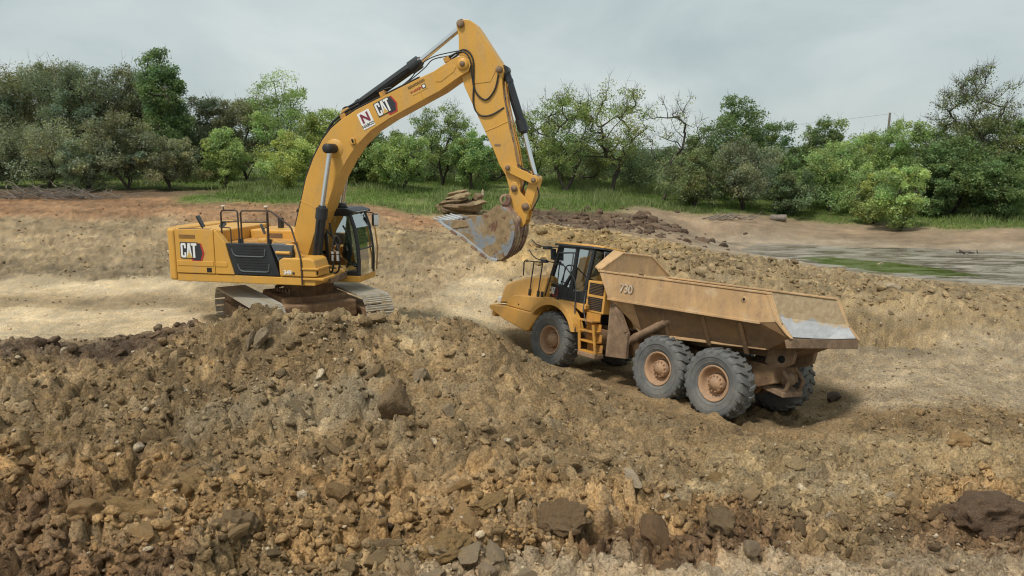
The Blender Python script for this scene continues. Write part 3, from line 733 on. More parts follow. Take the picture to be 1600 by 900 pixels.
def rock_shape(seed, sub=2, cuts=9, flat=(1, 0.8, 0.6), jag=0.10, crumble=0.0):
    rng = random.Random(seed)
    V, Fc = icosphere(sub)
    V = V.copy()
    for k in range(cuts):
        n = np.array([rng.gauss(0, 1) for _ in range(3)]); n /= np.linalg.norm(n)
        d = rng.uniform(0.42, 0.85)
        ex = np.maximum(V @ n-d, 0)
        V = V-ex[:, None]*n*0.97
    if crumble:
        o = 31.7*seed
        h = 0
        for k, (fq, am) in enumerate(((1.6, .50), (3.4, .32), (7.0, .20), (13.0, .13))):
            q = vnoise3(V*fq+o+k*7.7, seed+k)
            h = h+am*(1-2*np.abs(2*q-1)) if k < 2 else h+am*(q-0.5)*2
        V = V*(1+crumble*h)[:, None]
    nr_ = np.random.RandomState(seed)
    V = V*(1+nr_.uniform(-jag, jag, (len(V), 1)))
    return V*np.array(flat), Fc

def rock_mesh(name, seed, mat, **kw):
    V_, F_ = rock_shape(seed, **kw)
    me_ = mesh_np(name, V_, faces_tri=F_)
    me_.materials.append(mat)
    return me_

# rubble too small and too many to pick apart
def rubble():
    rs = np.random.RandomState(4)
    small = [rock_shape(900+k, 1, 5, (1, rs.uniform(.55, .95), rs.uniform(.4, .75)), 0.20) for k in range(12)]
    large = [rock_shape(940+k, 2, 9, (1, rs.uniform(.6, .95), rs.uniform(.45, .8)), 0.07, 0.16) for k in range(12)]
    Vs, Fs, Cs = [], [], []
    off = 0
    for grade, shapes, N0, nmax, s0, s1, pw, dmax in ((0, small, 110000, 26000, 0.018, 0.052, 2.2, 50), (1, large, 24000, 5200, 0.045, 0.125, 2.2, 24)):
        d = 11.5*(dmax/11.5)**(rs.uniform(0, 1, N0)**1.3)
        a = rs.uniform(-R(45), R(45), N0)
        x, y = d*np.sin(a), -3+d*np.cos(a)
        col, rg, gr, wt = soil(x, y)
        p = np.clip(rg*1.1, 0.06, 1)*(1-np.clip(gr*1.6, 0, 1))*(1-np.clip(wt*1.5, 0, .97))
        if grade: p = np.clip(rg-0.25, 0, 1)*np.clip((22-y)/3, 0.1, 1)
        else: p = p*np.clip((24-y)/4, 0.5, 1)
        clump = np.clip((fbm(x*0.8, y*0.8, 301+grade, 3)-0.34)*3.4, 0.08, 1)
        keep = rs.uniform(0, 1, N0) < p*clump
        tx, ty = x-5.15, y-18.75                       # wheels and tracks stand free
        lx, ly = -tx*0.617+ty*0.787, -tx*0.787-ty*0.617
        keep &= ~((lx > -2.0) & (lx < 6.4) & (np.abs(ly) < 1.5))
        keep &= ((x+5.9)**2+(y-21.6)**2) > 3.2**2
        x, y, d, col, rg = [k_[keep][:nmax] for k_ in (x, y, d, col, rg)]
        n = len(x)
        z = ground_z(x, y)
        sz = s0+(s1-s0)*rs.uniform(0, 1, n)**pw
        sz = sz*(0.6+0.7*rg)*np.clip(d/15, 0.75, 2.0)
        tint = rs.uniform(0.62, 1.35, (n, 1))
        palem = (rs.uniform(0, 1, (n, 1)) < (0.07 if not grade else 0.03))
        c = np.where(palem, np.array((0.50, 0.43, 0.32))*rs.uniform(.8, 1.15, (n, 1)), col*tint)
        for i in range(n):
            Vr, Fr_ = shapes[i % 12]
            Rm = np.array(Euler(rs.uniform(-1, 1, 3)*np.array((0.7, 0.7, 3.14))).to_matrix())
            Vs.append((Vr*sz[i]) @ Rm.T+np.array((x[i], y[i], z[i]+sz[i]*0.15)))
            Fs.append(Fr_+off); off += len(Vr)
            Cs.append(np.repeat(c[i:i+1], len(Vr), 0))
    # lumps pushed up on the dark ridge, the ochre heap and the berm crest
    for n, (x0, y0), (sx, sy), sl, cl in ((270, (6.3, 44.5), (2.6, 2.6), (.12, .42), (.115, .080, .058)), (280, (3.6, 33.0), (2.0, 2.2), (.06, .30), (.345, .258, .140)),
                                          (300, (8.0, 29.6), (2.4, 1.8), (.05, .24), (.315, .24, .145)), (260, (14.5, 26.4), (4.0, 1.0), (.04, .17), (.32, .245, .15))):
        x = rs.normal(x0, sx, n); y = rs.normal(y0, sy, n)
        if x0 == 14.5: y = y-(x-14.5)*.05
        tx, ty = x-5.15, y-18.75
        ok = ~((np.abs(-tx*0.787-ty*0.617) < 1.8) & (-tx*0.617+ty*0.787 < 8.8))
        x, y = x[ok], y[ok]
        z = ground_z(x, y)
        for i in range(len(x)):
            s_ = sl[0]+(sl[1]-sl[0])*rs.uniform()**2.5
            Vr, Fr_ = large[i % 12]
            Rm = np.array(Euler(rs.uniform(-1, 1, 3)*np.array((0.7, 0.7, 3.14))).to_matrix())
            Vs.append((Vr*s_) @ Rm.T+np.array((x[i], y[i], z[i]-s_*0.05)))
            Fs.append(Fr_+off); off += len(Vr)
            Cs.append(np.repeat(np.array([cl])*rs.uniform(.6, 1.3), len(Vr), 0))
    me_ = mesh_np('rubble', np.concatenate(Vs), faces_tri=np.concatenate(Fs))
    vcol(me_, 'soil', np.concatenate(Cs))
    me_.materials.append(M['soil'])
    o = link(bpy.data.objects.new('rubble', me_))
    tag(o, 'small broken stones and crumbs strewn over the churned earth', 'rubble', kind='stuff')
rubble()

# larger clods, each one an object
CLODS = [rock_mesh('dirt_clod', 700+k, M['clod'], sub=4, cuts=12, jag=0.02, crumble=0.19,
                   flat=(1, random.Random(k).uniform(.6, .95), random.Random(k+50).uniform(.42, .75))) for k in range(14)]
LANDMARKS = (  # x, y, what one can find there
    (-2.42, 14.75, 'the pointed boulder'), (-5.4, 16.0, 'the upright slabs'), (-3.75, 13.55, 'the flat brown slab'), (-1.3, 14.9, 'the grey angular chunk'),
    (-5.75, 17.0, 'the left track'), (-3.2, 17.1, 'the right track'), (-5.1, 11.6, 'the big ochre clay lump'), (-5.55, 10.6, 'the grey-faced clay lump'),
    (-4.0, 10.35, 'the hollowed clay lump'), (-2.15, 11.15, 'the black crumbly lump'), (-0.3, 11.4, 'the long ochre ridge'), (-1.0, 9.75, 'the ochre block at the bottom edge'),
    (0.75, 10.5, 'the dark brown clay block'), (2.5, 10.35, 'the reddish clay block'), (3.05, 10.45, 'the curled clay slice'), (6.9, 10.7, 'the dark red-brown mound'),
    (8.9, 14.7, 'the ochre hump near the right edge'), (2.0, 11.95, 'the white streaked stone'), (3.6, 12.7, 'the ochre flat stone'), (4.85, 11.1, 'the pale cream stone'),
    (6.35, 12.1, 'the pale stone pair'), (-3.15, 11.4, 'the small white stone'), (1.5, 17.5, 'the front wheel ruts'), (4.6, 15.6, 'the rear wheel ruts'), (-7.2, 16.6, 'the dark spoil ridge'),
    (-7.4, 12.8, 'the left picture edge'))
def clods():
    rs = np.random.RandomState(12)
    N0 = 2600
    d = 11.6+8.5*rs.uniform(0, 1, N0)**1.1
    a = rs.uniform(-R(40), R(40), N0)
    x, y = d*np.sin(a), -3+d*np.cos(a)
    col, rg, gr, wt = soil(x, y)
    keep = rs.uniform(0, 1, N0) < np.clip((rg-0.25)*1.5, 0, 1)
    tx, ty = x-5.15, y-18.75
    lx, ly = -tx*0.617+ty*0.787, -tx*0.787-ty*0.617
    keep &= ~((lx > -2.4) & (lx < 6.8) & (np.abs(ly) < 1.9))
    keep &= (np.abs(x/np.maximum(y, 1)) < 0.72) & (y > 8.6)
    keep &= ((x+5.9)**2+(y-21.6)**2) > 3.4**2
    x, y, d, col, rg = x[keep][:265], y[keep][:265], d[keep][:265], col[keep][:265], rg[keep][:265]
    z = ground_z(x, y)
    made = {}
    for i in range(len(x)):
        o = link(bpy.data.objects.new('dirt_clod', CLODS[rs.randint(len(CLODS))]))
        s = (0.080+0.150*rs.uniform()**2.2)*(0.7+0.6*rg[i])
        o.location = (x[i], y[i], z[i]+s*0.02)
        o.scale = (s*rs.uniform(.8, 1.3), s*rs.uniform(.8, 1.3), s*rs.uniform(.7, 1.25))
        o.rotation_euler = (rs.uniform(-.7, .7), rs.uniform(-.7, .7), rs.uniform(0, 6.28))
        t = rs.uniform(0.72, 1.28)
        o.color = (*(col[i]*t), 1)
        lx_, ly_, ph = min(LANDMARKS, key=lambda q: (q[0]-x[i])**2+(q[1]-y[i])**2)
        ddx, ddy = x[i]-lx_, y[i]-ly_
        side = ('right of' if ddx > 0 else 'left of') if abs(ddx) > abs(ddy)*1.2 else ('behind' if ddy > 0 else 'in front of')
        near = 'close ' if math.hypot(ddx, ddy) < 0.75 else ''
        big = 'large' if s > 0.165 else ('mid-sized' if s > 0.115 else 'small')
        tone = 'dark' if t < 0.88 else ('pale' if t > 1.12 else 'brown')
        jit = 'flat' if o.scale[2] < 0.85*s else ('tall' if o.scale[2] > 1.1*s else 'blocky')
        tag(o, '%s %s %s earth clod %s%s %s' % (big, jit, tone, near, side, ph), 'clod', 'loose clods in the churned foreground')
        made.setdefault(o['label'], []).append(o)
    for lab, os_ in made.items():                      # look-alikes are told apart by their order
        if 1 < len(os_) < 6:
            os_.sort(key=lambda q: q.location.x/q.location.y)
            order = {2: ('leftmost', 'rightmost'), 3: ('leftmost', 'middle', 'rightmost')}.get(len(os_), ('leftmost', 'second', 'third', 'fourth', 'fifth'))
            for q, w in zip(os_, order):
                lb = lab+', '+w+' of '+('', '', 'two', 'three', 'four', 'five')[len(os_)]
                q['label'] = lb if len(lb.split()) <= 16 else w+' '+lab
clods()

def big_rock(name, label, cat, x, y, size, col, seed, rot=(0, 0, 0), cuts=9, sink=0.36, sub=5, jag=0.01, taper=0.0):
    clay = name == 'clay_lump'
    V_, F_ = rock_shape(seed, sub, max(3, cuts-2) if clay else cuts+4, (1, 1, 1), jag, 0.44 if clay else 0.15)
    if taper: V_[:, :2] *= (1-taper*(V_[:, 2:3]+1)/2)
    me_ = mesh_np(name, V_, faces_tri=F_)
    me_.materials.append(M['clod'])
    o = link(bpy.data.objects.new(name, me_))
    z = float(ground_z(x, y)[0])
    if clay: sink = max(sink, 0.45)
    if clay: size = tuple(k*0.82 for k in size)
    o.scale = size
    o.rotation_euler = rot
    o.location = (x, y, z+size[2]*(1-2*sink))
    o.color = (*col, 1)
    tag(o, label, cat)
    return o
BR, TN, DK, GY_, PL, OC = (0.225, 0.164, 0.098), (0.34, 0.255, 0.15), (0.095, 0.068, 0.050), (0.32, 0.26, 0.18), (0.50, 0.43, 0.33), (0.285, 0.195, 0.092)
big_rock('boulder', 'large pointed brown boulder leaning on the mound slope, pale ridge on top', 'boulder', -2.42, 14.75, (.58, .42, .55), (0.21, 0.155, 0.095), 21, (0.15, 0.05, 0.4), 6, sink=.30, taper=.72)
big_rock('rock_slab', 'tall pale slab standing upright on the left of the mound', 'rock', -5.35, 16.0, (.13, .22, .42), GY_, 22, (0.25, 0.38, 0.5), 12)
big_rock('rock_slab', 'short grey slab leaning against the tall upright slab', 'rock', -5.62, 16.05, (.12, .2, .36), GY_, 23, (0.2, 0.22, 0.1), 12)
big_rock('rock_slab', 'tilted pale slab right of the tall upright slab', 'rock', -4.75, 15.9, (.30, .16, .12), TN, 24, (0.5, 0.45, 0.2), 12)
big_rock('rock_slab', 'brown slab lying flat below the mound with dark gap under it', 'rock', -3.75, 13.55, (.34, .24, .09), BR, 25, (0.1, 0.12, 0.3), 12)
big_rock('rock_chunk', 'jagged pale-edged chunk above the pointed boulder', 'rock', -1.95, 15.75, (.20, .2, .34), GY_, 26, (0.2, 0.7, 0.2), 12)
big_rock('rock_chunk', 'grey angular chunk right of the pointed boulder', 'rock', -1.3, 14.9, (.20, .18, .17), GY_, 27, (0.3, 0.2, 1.0), 11)
big_rock('rock_chunk', 'ochre lump on the mound crest before the left track', 'rock', -5.75, 17.0, (.32, .24, .24), TN, 28, (0.2, 0.3, 0.5), 10)
big_rock('rock_chunk', 'rounded tan lump on the mound crest between the tracks', 'rock', -4.05, 17.0, (.24, .2, .2), TN, 29, (0.2, 0.0, 0.5), 8)
big_rock('rock_chunk', 'tan lump on the mound crest near the right track', 'rock', -3.1, 17.1, (.26, .2, .15), TN, 30, (0.1, 0.1, 0.9), 8)
big_rock('clay_lump', 'big ochre clay lump in the left foreground', 'clay lump', -5.1, 11.6, (.50, .36, .27), OC, 31, (0.1, 0.1, 0.4), 6)
big_rock('clay_lump', 'ochre clay lump with a smooth grey cut face in the left foreground', 'clay lump', -5.55, 10.6, (.48, .3, .30), OC, 32, (0.15, 0.3, -0.3), 7)
big_rock('clay_lump', 'brown clay lump with a dark hollow beside it, lower left', 'clay lump', -4.0, 10.35, (.34, .3, .26), BR, 33, (0.2, 0.1, 0.7), 7)
big_rock('clay_lump', 'nearly black crumbly lump in the middle foreground', 'clay lump', -2.15, 11.15, (.30, .24, .14), DK, 34, (0.1, 0.1, 0.3), 6)
big_rock('clay_lump', 'long ochre ridge of clay right of the black lump', 'clay lump', -0.3, 11.4, (.52, .2, .17), OC, 35, (0.1, -0.25, 0.35), 7)
big_rock('clay_lump', 'broad ochre clay block at the bottom edge left of centre', 'clay lump', -1.0, 9.75, (.46, .3, .26), OC, 36, (0.1, -0.2, 0.3), 7)
big_rock('clay_lump', 'upright brown clay block at the bottom edge near the middle', 'clay lump', -1.75, 10.05, (.34, .28, .34), BR, 37, (0.1, 0.2, 0.1), 7)
big_rock('clay_lump', 'dark brown clay block in the row below the truck', 'clay lump', 0.75, 10.5, (.42, .3, .27), (0.20, 0.138, 0.080), 38, (0.1, 0.1, 0.2), 7)
big_rock('clay_lump', 'reddish brown clay block beside the curled furrow slice', 'clay lump', 2.5, 10.35, (.40, .28, .22), (0.215, 0.130, 0.076), 39, (0.1, 0.1, 0.5), 7)
big_rock('clay_lump', 'curled slice of smooth clay below the truck tail', 'clay lump', 3.05, 10.45, (.24, .22, .34), BR, 40, (0.1, -0.35, 0.2), 6)
big_rock('clay_lump', 'dark red-brown crumbly mound at the right edge of the foreground', 'clay lump', 7.1, 10.75, (.62, .5, .46), (0.145, 0.098, 0.066), 41, (0, 0.05, 0.2), 5, sub=5, jag=0.015)
big_rock('clay_lump', 'ochre clay hump with shadowed hollow near the right edge', 'clay lump', 8.9, 14.7, (.52, .4, .30), (0.35, 0.23, 0.11), 42, (0.1, 0.1, 0.1), 7)
big_rock('rock_chunk', 'white streaked stone lying in the middle distance of the foreground', 'rock', 2.0, 11.95, (.10, .26, .12), PL, 43, (0.4, 0.3, 0.75), 10)
big_rock('rock_chunk', 'ochre flat stone below the truck rear wheels', 'rock', 3.6, 12.7, (.30, .22, .12), OC, 44, (0.1, 0.1, 0.2), 9)
big_rock('rock_chunk', 'pale cream stone at the right of the foreground', 'rock', 4.85, 11.1, (.19, .1, .12), PL, 45, (0.3, -0.4, 0.3), 10)
big_rock('rock_chunk', 'pale stone with a grey companion in the right foreground', 'rock', 6.35, 12.1, (.22, .13, .12), PL, 46, (0.1, 0.3, 0.2), 10)
big_rock('rock_chunk', 'small white stone at the foot of the mound', 'rock', -3.15, 11.4, (.13, .09, .07), (0.66, 0.62, 0.55), 47, (0.1, 0.2, 0.2), 10)
big_rock('boulder', 'pale round boulder standing in the algae pond', 'boulder', 17.85, 36.9, (.34, .3, .26), PL, 48, (0, 0, 0), 6)
big_rock('rock_chunk', 'pale stone on the berm crest before the pond', 'rock', 13.35, 26.6, (.32, .2, .2), PL, 49, (0, 0, 0.3), 8)
big_rock('rock_chunk', 'dark clod right behind the truck on the haul floor', 'rock', 8.35, 19.2, (.26, .2, .16), DK, 50, (0, 0.1, 0.3), 8)

# stratified ledge of rock on the bank behind the bucket
def ledge():
    x0, y0 = -3.05, 45.5
    z0 = float(ground_z(x0, y0)[0])
    root = empty('rock_ledge', (x0, y0, z0-0.2))
    tag(root, 'stack of layered tan rock slabs on the bank behind the bucket', 'rock stack')
    rng = random.Random(8)
    lay = [(0, 0, .25, 1.6, 1.1, .45, 0.02), (.15, -.05, .62, 1.45, 1.0, .32, .06), (-.15, -.1, .92, 1.2, .9, .24, -.12), (1.0, -.45, .80, .75, .55, .14, -.22),
           (.05, 0, 1.14, 1.0, .8, .20, -.16), (-.1, -.05, 1.34, .75, .6, .13, -.2), (.95, .0, 1.05, .38, .4, .26, .15), (1.3, .0, 1.25, .09, .12, .24, .08), (-1.0, -.3, .45, .5, .5, .3, -.2)]
    for k, (dx, dy, dz, sx, sy, sz, ry) in enumerate(lay):
        V_, F_ = rock_shape(300+k, 4, 13, (1, 1, 1), 0.03, 0.24)
        me_ = mesh_np('slab', V_*np.array((sx*.88, sy, sz*1.35)), faces_tri=F_); me_.materials.append(M['clod'])
        o = link(bpy.data.objects.new('slab', me_), root)
        o.location = (dx, dy, dz); o.rotation_euler = (rng.uniform(-.08, .08), ry, rng.uniform(-.2, .2))
        t = (0.31, 0.245, 0.155) if k in (4, 5, 3) else ((0.50, 0.43, 0.33) if k == 7 else (0.20, 0.15, 0.095))
        o.color = (*t, 1)
ledge()
TREES = [  # x, y, top height, crown width, kind, label
    (-40.8, 63.0, 13.2, 8.0, 'oak', 'dark oak filling the gap between the two leftmost oaks, rear rank'),
    (-37.1, 64.0, 13.5, 8.2, 'oak', 'dark oak behind the broad forked oak, rear rank'),
    (-29.0, 62.0, 12.2, 6.9, 'oak', 'dark oak half hidden by the tallest narrow tree'),
    (-27.4, 50.0, 7.5, 4.7, 'oakfront', 'grey-green oak between the forked oak and the straight-trunked one'),
    (-34.1, 51.0, 7.7, 5.2, 'oakfront', 'grey-green oak at the left edge in the front row'),
    (-40.9, 60.0, 12.4, 7.7, 'oak', 'dark oak cut off by the left picture edge, back row'),
    (-36.7, 60.0, 13.2, 7.7, 'oak', 'tall dark olive oak nearest the left edge, back row'),
    (-32.6, 59.0, 13.4, 6.8, 'oak', 'tall dark olive oak second from the left edge, back row'),
    (-30.3, 61.0, 13.4, 6.7, 'oak', 'dark olive oak just left of the tallest narrow tree'),
    (-25.0, 57.0, 13.7, 3.9, 'lush', 'tallest narrow tree of the left grove, bright green along its edge'),
    (-23.8, 61.0, 10.5, 5.7, 'oak', 'low dark oak right of the tallest narrow tree'),
    (-21.2, 62.0, 10.8, 6.3, 'oak', 'dark grey-green oak left of the tall feathery tree, above the counterweight'),
    (-17.3, 60.0, 12.1, 7.7, 'feather', 'tall light green feathery tree above the excavator deck'),
    (-13.7, 58.0, 9.9, 4.9, 'feather', 'light green feathery tree just left of the boom bend'),
    (-30.5, 51.0, 8.4, 7.6, 'oakfront', 'broad grey-green oak with black forked trunks, front row left'),
    (-24.7, 50.0, 8.6, 4.9, 'oakfront', 'grey-green oak with one straight trunk in the front row'),
    (-22.2, 50.5, 7.2, 4.5, 'oakfront', 'low round grey-green oak right of the straight-trunked one'),
    (-19.3, 52.0, 7.9, 3.5, 'bright', 'small bright yellow-green tree above the counterweight'),
    (-15.0, 52.0, 7.6, 5.1, 'bright', 'bright green tree with thin stems right behind the cab deck'),
    (-11.2, 57.0, 8.1, 4.8, 'lush', 'mid green tree in the angle under the boom'),
    (-7.7, 54.0, 7.5, 6.4, 'feather', 'bushy light green tree under the boom, left of the rock stack'),
    (-5.3, 59.0, 10.1, 6.0, 'sparse', 'thin open tree seen through the gap between boom and stick'),
    (-2.9, 57.0, 7.9, 4.4, 'feather', 'leafy tree just left of the stick, over the rock stack'),
    (1.4, 60.0, 9.5, 5.6, 'sparse', 'open thin tree just right of the stick'),
    (3.9, 57.0, 10.9, 6.8, 'sparse', 'open mesquite with curving limbs right of the bucket cylinder'),
    (7.4, 58.0, 11.6, 8.1, 'sparse', 'tall spreading mesquite with dark forked limbs in the middle'),
    (11.1, 57.0, 10.3, 6.8, 'bare', 'nearly leafless leaning mesquite left of the dark round tree'),
    (5.4, 63.0, 7.6, 8.0, 'shrub', 'dark understorey bush behind the middle mesquites'),
    (10.4, 63.0, 7.4, 7.5, 'shrub', 'dark understorey bush under the leafless mesquite'),
    (16.3, 60.0, 10.7, 6.9, 'lush', 'dark round green tree, the tallest right of the middle'),
    (12.7, 54.0, 6.7, 5.7, 'shrub', 'grey-green bush under the dark round tree, left side'),
    (16.3, 54.5, 7.3, 5.3, 'oakfront', 'olive bush in front of the dark round tree'),
    (20.2, 60.0, 8.7, 5.9, 'lush', 'dark green tree second right of the middle'),
    (24.0, 61.0, 8.9, 5.4, 'lush', 'dark green tree behind the light rounded bush'),
    (22.8, 55.0, 7.2, 6.8, 'bright', 'light green rounded tree in the right thicket'),
    (19.3, 53.5, 5.3, 4.3, 'shrub', 'low bush at the grass edge left of the light rounded tree'),
    (27.6, 60.0, 7.9, 6.1, 'feather', 'light green tree below the utility pole'),
    (29.7, 58.0, 8.9, 6.4, 'feather', 'tall light green tree right of the utility pole'),
    (24.5, 48.5, 5.9, 3.5, 'bright', 'small pale bush standing forward on the grass, right side'),
    (24.0, 51.0, 5.0, 3.0, 'bright', 'lowest pale bush left of the forward bush'),
    (32.8, 56.0, 12.2, 7.9, 'twiggy', 'tallest tree at right with a bare twiggy top'),
    (30.3, 53.0, 7.6, 6.8, 'lush', 'dark green tree at the foot of the twiggy one'),
    (36.1, 56.0, 8.9, 7.1, 'lush', 'dark green tree at the right picture edge'),
    (31.9, 50.5, 6.3, 5.2, 'lush', 'dark low tree in front at the right picture edge'),
    (28.5, 52.5, 6.2, 4.9, 'lush', 'dark green bush between the forward bush and the twiggy tree'),
    (40.1, 57.0, 9.6, 8.2, 'lush', 'dark tree beyond the right picture edge'),
    (-7.6, 64.0, 7.5, 7.6, 'shrub', 'dull bush behind the leafy tree under the boom'),
    (-1.3, 64.0, 7.1, 7.6, 'shrub', 'dull bush behind the stick'),
    (-11.1, 63.0, 7.9, 6.4, 'shrub', 'dull bush behind the boom'),
]

# ------------------------------------------------------------------ vegetation
def leaf_material(name, trans=0.34):
    m, N, L, out = nodes_of(name)
    oi = N.new('ShaderNodeObjectInfo')
    at = N.new('ShaderNodeAttribute'); at.attribute_name = 'tint'
    c = mixc(N, L, oi.outputs['Color'], at.outputs['Color'], 1.0, 'MULTIPLY')
    df = N.new('ShaderNodeBsdfPrincipled'); df.inputs['Roughness'].default_value = 0.6
    df.inputs['Specular IOR Level'].default_value = 0.25
    tl = N.new('ShaderNodeBsdfTranslucent')
    L.new(c, df.inputs['Base Color'])
    c2 = mixc(N, L, c, (1.25, 1.35, 0.7), 1.0, 'MULTIPLY'); L.new(c2, tl.inputs['Color'])
    mx = N.new('ShaderNodeMixShader'); mx.inputs[0].default_value = trans
    L.new(df.outputs[0], mx.inputs[1]); L.new(tl.outputs[0], mx.inputs[2])
    L.new(mx.outputs[0], out.inputs[0])
    return m
M['leaf'] = leaf_material('leaf')
M['bark'] = paint('bark', (0.060, 0.048, 0.038), 0.95, var=0.35, vs=3, bump=0.5, b_scale=20)
M['deadwood'] = paint('grey_deadwood', (0.20, 0.17, 0.14), 0.95, var=0.3, vs=4)

def skeleton(rng, h, w, trunk, nclump, flat, lean, multi, low=0.0):
    """nodes of a branching skeleton (unit-free metres), crown clump centres"""
    stems = []
    nodes = [np.array((0., 0., 0.))]; par = [-1]
    for s in range(multi):
        cur = 0
        a = rng.uniform(0, 6.28); tilt = (0.28 if multi > 1 else 0.06)
        top = np.array((math.cos(a)*tilt*trunk*1.6+lean*trunk, math.sin(a)*tilt*trunk*1.6, trunk*rng.uniform(.85, 1.1)))
        for k in range(1, 5):
            t = k/4
            p = top*t+np.array((rng.gauss(0, .05), rng.gauss(0, .05), 0))*trunk*0.5
            nodes.append(p); par.append(cur); cur = len(nodes)-1
    clumps = []
    tries = 0
    while len(clumps) < nclump and tries < 6000:
        tries += 1
        u = np.array((rng.uniform(-1, 1), rng.uniform(-1, 1), rng.uniform(-1, 1)))
        rr = np.linalg.norm(u)
        if rr > 1 or rr < 0.35: continue
        lump = 0.80+0.30*math.sin(3*math.atan2(u[1], u[0])+lean*9)*math.cos(2.3*u[2]+1)
        c0 = trunk*(0.62+low)
        cz = (h+c0)/2; hz = (h-c0)/2
        p = np.array((u[0]*w/2*lump+lean*h*0.55, u[1]*w/2*lump, cz+u[2]*hz*flat))
        if p[2] < 0.25: continue
        clumps.append(p)
    clumps.sort(key=lambda p: np.linalg.norm(p-np.array((lean*trunk, 0, trunk))))
    tips = []
    for p in clumps:
        arr = np.array(nodes[1:])
        d = np.linalg.norm(arr-p, axis=1)+0.5*np.maximum(0, arr[:, 2]-p[2])
        j = int(np.argmin(d))+1
        a = nodes[j]; L_ = np.linalg.norm(p-a)
        k = max(2, min(5, int(L_/0.55)))
        cur = j
        side = np.array((rng.gauss(0, 1), rng.gauss(0, 1), rng.gauss(0, 1)))*L_*0.075
        for i in range(1, k+1):
            t = i/k
            q = a*(1-t)+p*t+side*math.sin(math.pi*t)+np.array((0, 0, -0.10*L_*math.sin(math.pi*t)))
            nodes.append(q); par.append(cur); cur = len(nodes)-1
        tips.append(cur)
    wt = np.zeros(len(nodes))
    for t in tips:
        while t != -1:
            wt[t] += 1; t = par[t]
    for i in range(len(nodes)):
        wt[i] = max(wt[i], 1)
    return nodes, par, wt, [nodes[t] for t in tips]

def wood_mesh(name, nodes, par, wt, r_tip, mat, twigs=None, rng=None):
    mb = MB()
    n = 6
    rads = r_tip*np.power(wt, 0.47)
    for i in range(1, len(nodes)):
        p = par[i]
        r0 = min(rads[p], rads[i]*1.7); r1 = rads[i]
        mb.cyl(nodes[p], nodes[i], r0, r1, n if r0 > 0.03 else 4, cap=False)
    if twigs:
        for p, q, r in twigs:
            mb.cyl(p, q, r, r*0.35, 3, cap=False)
    return mb.mesh(name, mat)

def leaf_mesh(name, clumps, rs, per, cr, size, flat=0.75, droop=0.0, sat=0.16):
    n = len(clumps)*per
    C = np.repeat(np.array(clumps), per, 0)
    cr_ = np.repeat(rs.uniform(0.65, 1.3, len(clumps)), per)*cr
    d = rs.normal(0, 1, (n, 3)); d /= np.linalg.norm(d, axis=1, keepdims=True)
    rr = rs.uniform(0, 1, n)**0.45
    P = C+d*(rr*cr_)[:, None]*np.array((1, 1, flat))
    # sub-sprays so that foliage gathers in tufts
    sub = rs.normal(0, 1, (len(clumps)*9, 3)); sub /= np.linalg.norm(sub, axis=1, keepdims=True)
    pick = (np.repeat(np.arange(len(clumps)), per)*9+rs.randint(0, 9, n))
    S = C+sub[pick]*(cr_*0.85)[:, None]*np.array((1, 1, flat))
    P = P*0.42+S*0.58
    P[:, 2] -= droop*rs.uniform(0, 1, n)*cr
    s = size*rs.uniform(0.6, 1.35, n)
    nrm = rs.normal(0, 1, (n, 3))+np.array((0, 0, 0.7)); nrm /= np.linalg.norm(nrm, axis=1, keepdims=True)
    a = np.cross(nrm, rs.normal(0, 1, (n, 3))); a /= np.linalg.norm(a, axis=1, keepdims=True)+1e-9
    b = np.cross(nrm, a)
    a *= s[:, None]; b *= (s*rs.uniform(.35, .6, n))[:, None]
    V_ = np.stack([P-a, P-b*1.25+a*0.35, P+b*1.25+a*0.35], 1).reshape(-1, 3)
    me_ = mesh_np(name, V_, faces_tri=np.arange(n*3).reshape(n, 3))
    clump_t = np.repeat(rs.uniform(0.72, 1.3, len(clumps)), per)
    t = clump_t*rs.uniform(1-sat*1.6, 1+sat*1.6, n)
    hue = rs.normal(0, 0.07, n)+np.repeat(rs.normal(0, 0.06, len(clumps)), per)
    tint = np.stack([t*(1+hue), t, t*(1-hue)], 1)
    vcol(me_, 'tint', np.repeat(np.clip(tint, .2, 2.2), 3, 0))
    me_.materials.append(M['leaf'])
    return me_

KIND = {  # trunk share, clumps, leaves per clump, clump radius share, leaf size, lean, stems, crown start, colour
    'oak':      (0.30, 78, 330, 0.135, 0.085, 0.05, 2, -0.1, (0.162, 0.180, 0.112)),
    'oakfront': (0.26, 60, 360, 0.155, 0.075, 0.05, 3, -0.05, (0.215, 0.232, 0.152)),
    'lush':     (0.20, 80, 330, 0.135, 0.092, 0.03, 2, -0.4, (0.135, 0.190, 0.076)),
    'feather':  (0.28, 70, 290, 0.140, 0.082, 0.06, 3, -0.1, (0.250, 0.320, 0.120)),
    'bright':   (0.22, 52, 350, 0.155, 0.076, 0.06, 3, -0.3, (0.290, 0.362, 0.142)),
    'sparse':   (0.30, 84, 135, 0.120, 0.080, 0.08, 3, 0.05, (0.225, 0.290, 0.110)),
    'bare':     (0.34, 60, 26, 0.10, 0.075, 0.22, 2, 0.1, (0.24, 0.27, 0.12)),
    'twiggy':   (0.30, 150, 22, 0.085, 0.078, 0.02, 2, -0.1, (0.170, 0.195, 0.088)),
    'shrub':    (0.10, 50, 290, 0.155, 0.082, 0.02, 4, -0.5, (0.150, 0.185, 0.092)),
}
GROUP_OF = lambda x: 'trees of the left grove' if x < -12 else ('trees of the open middle grove' if x < 11 else 'trees of the right thicket')

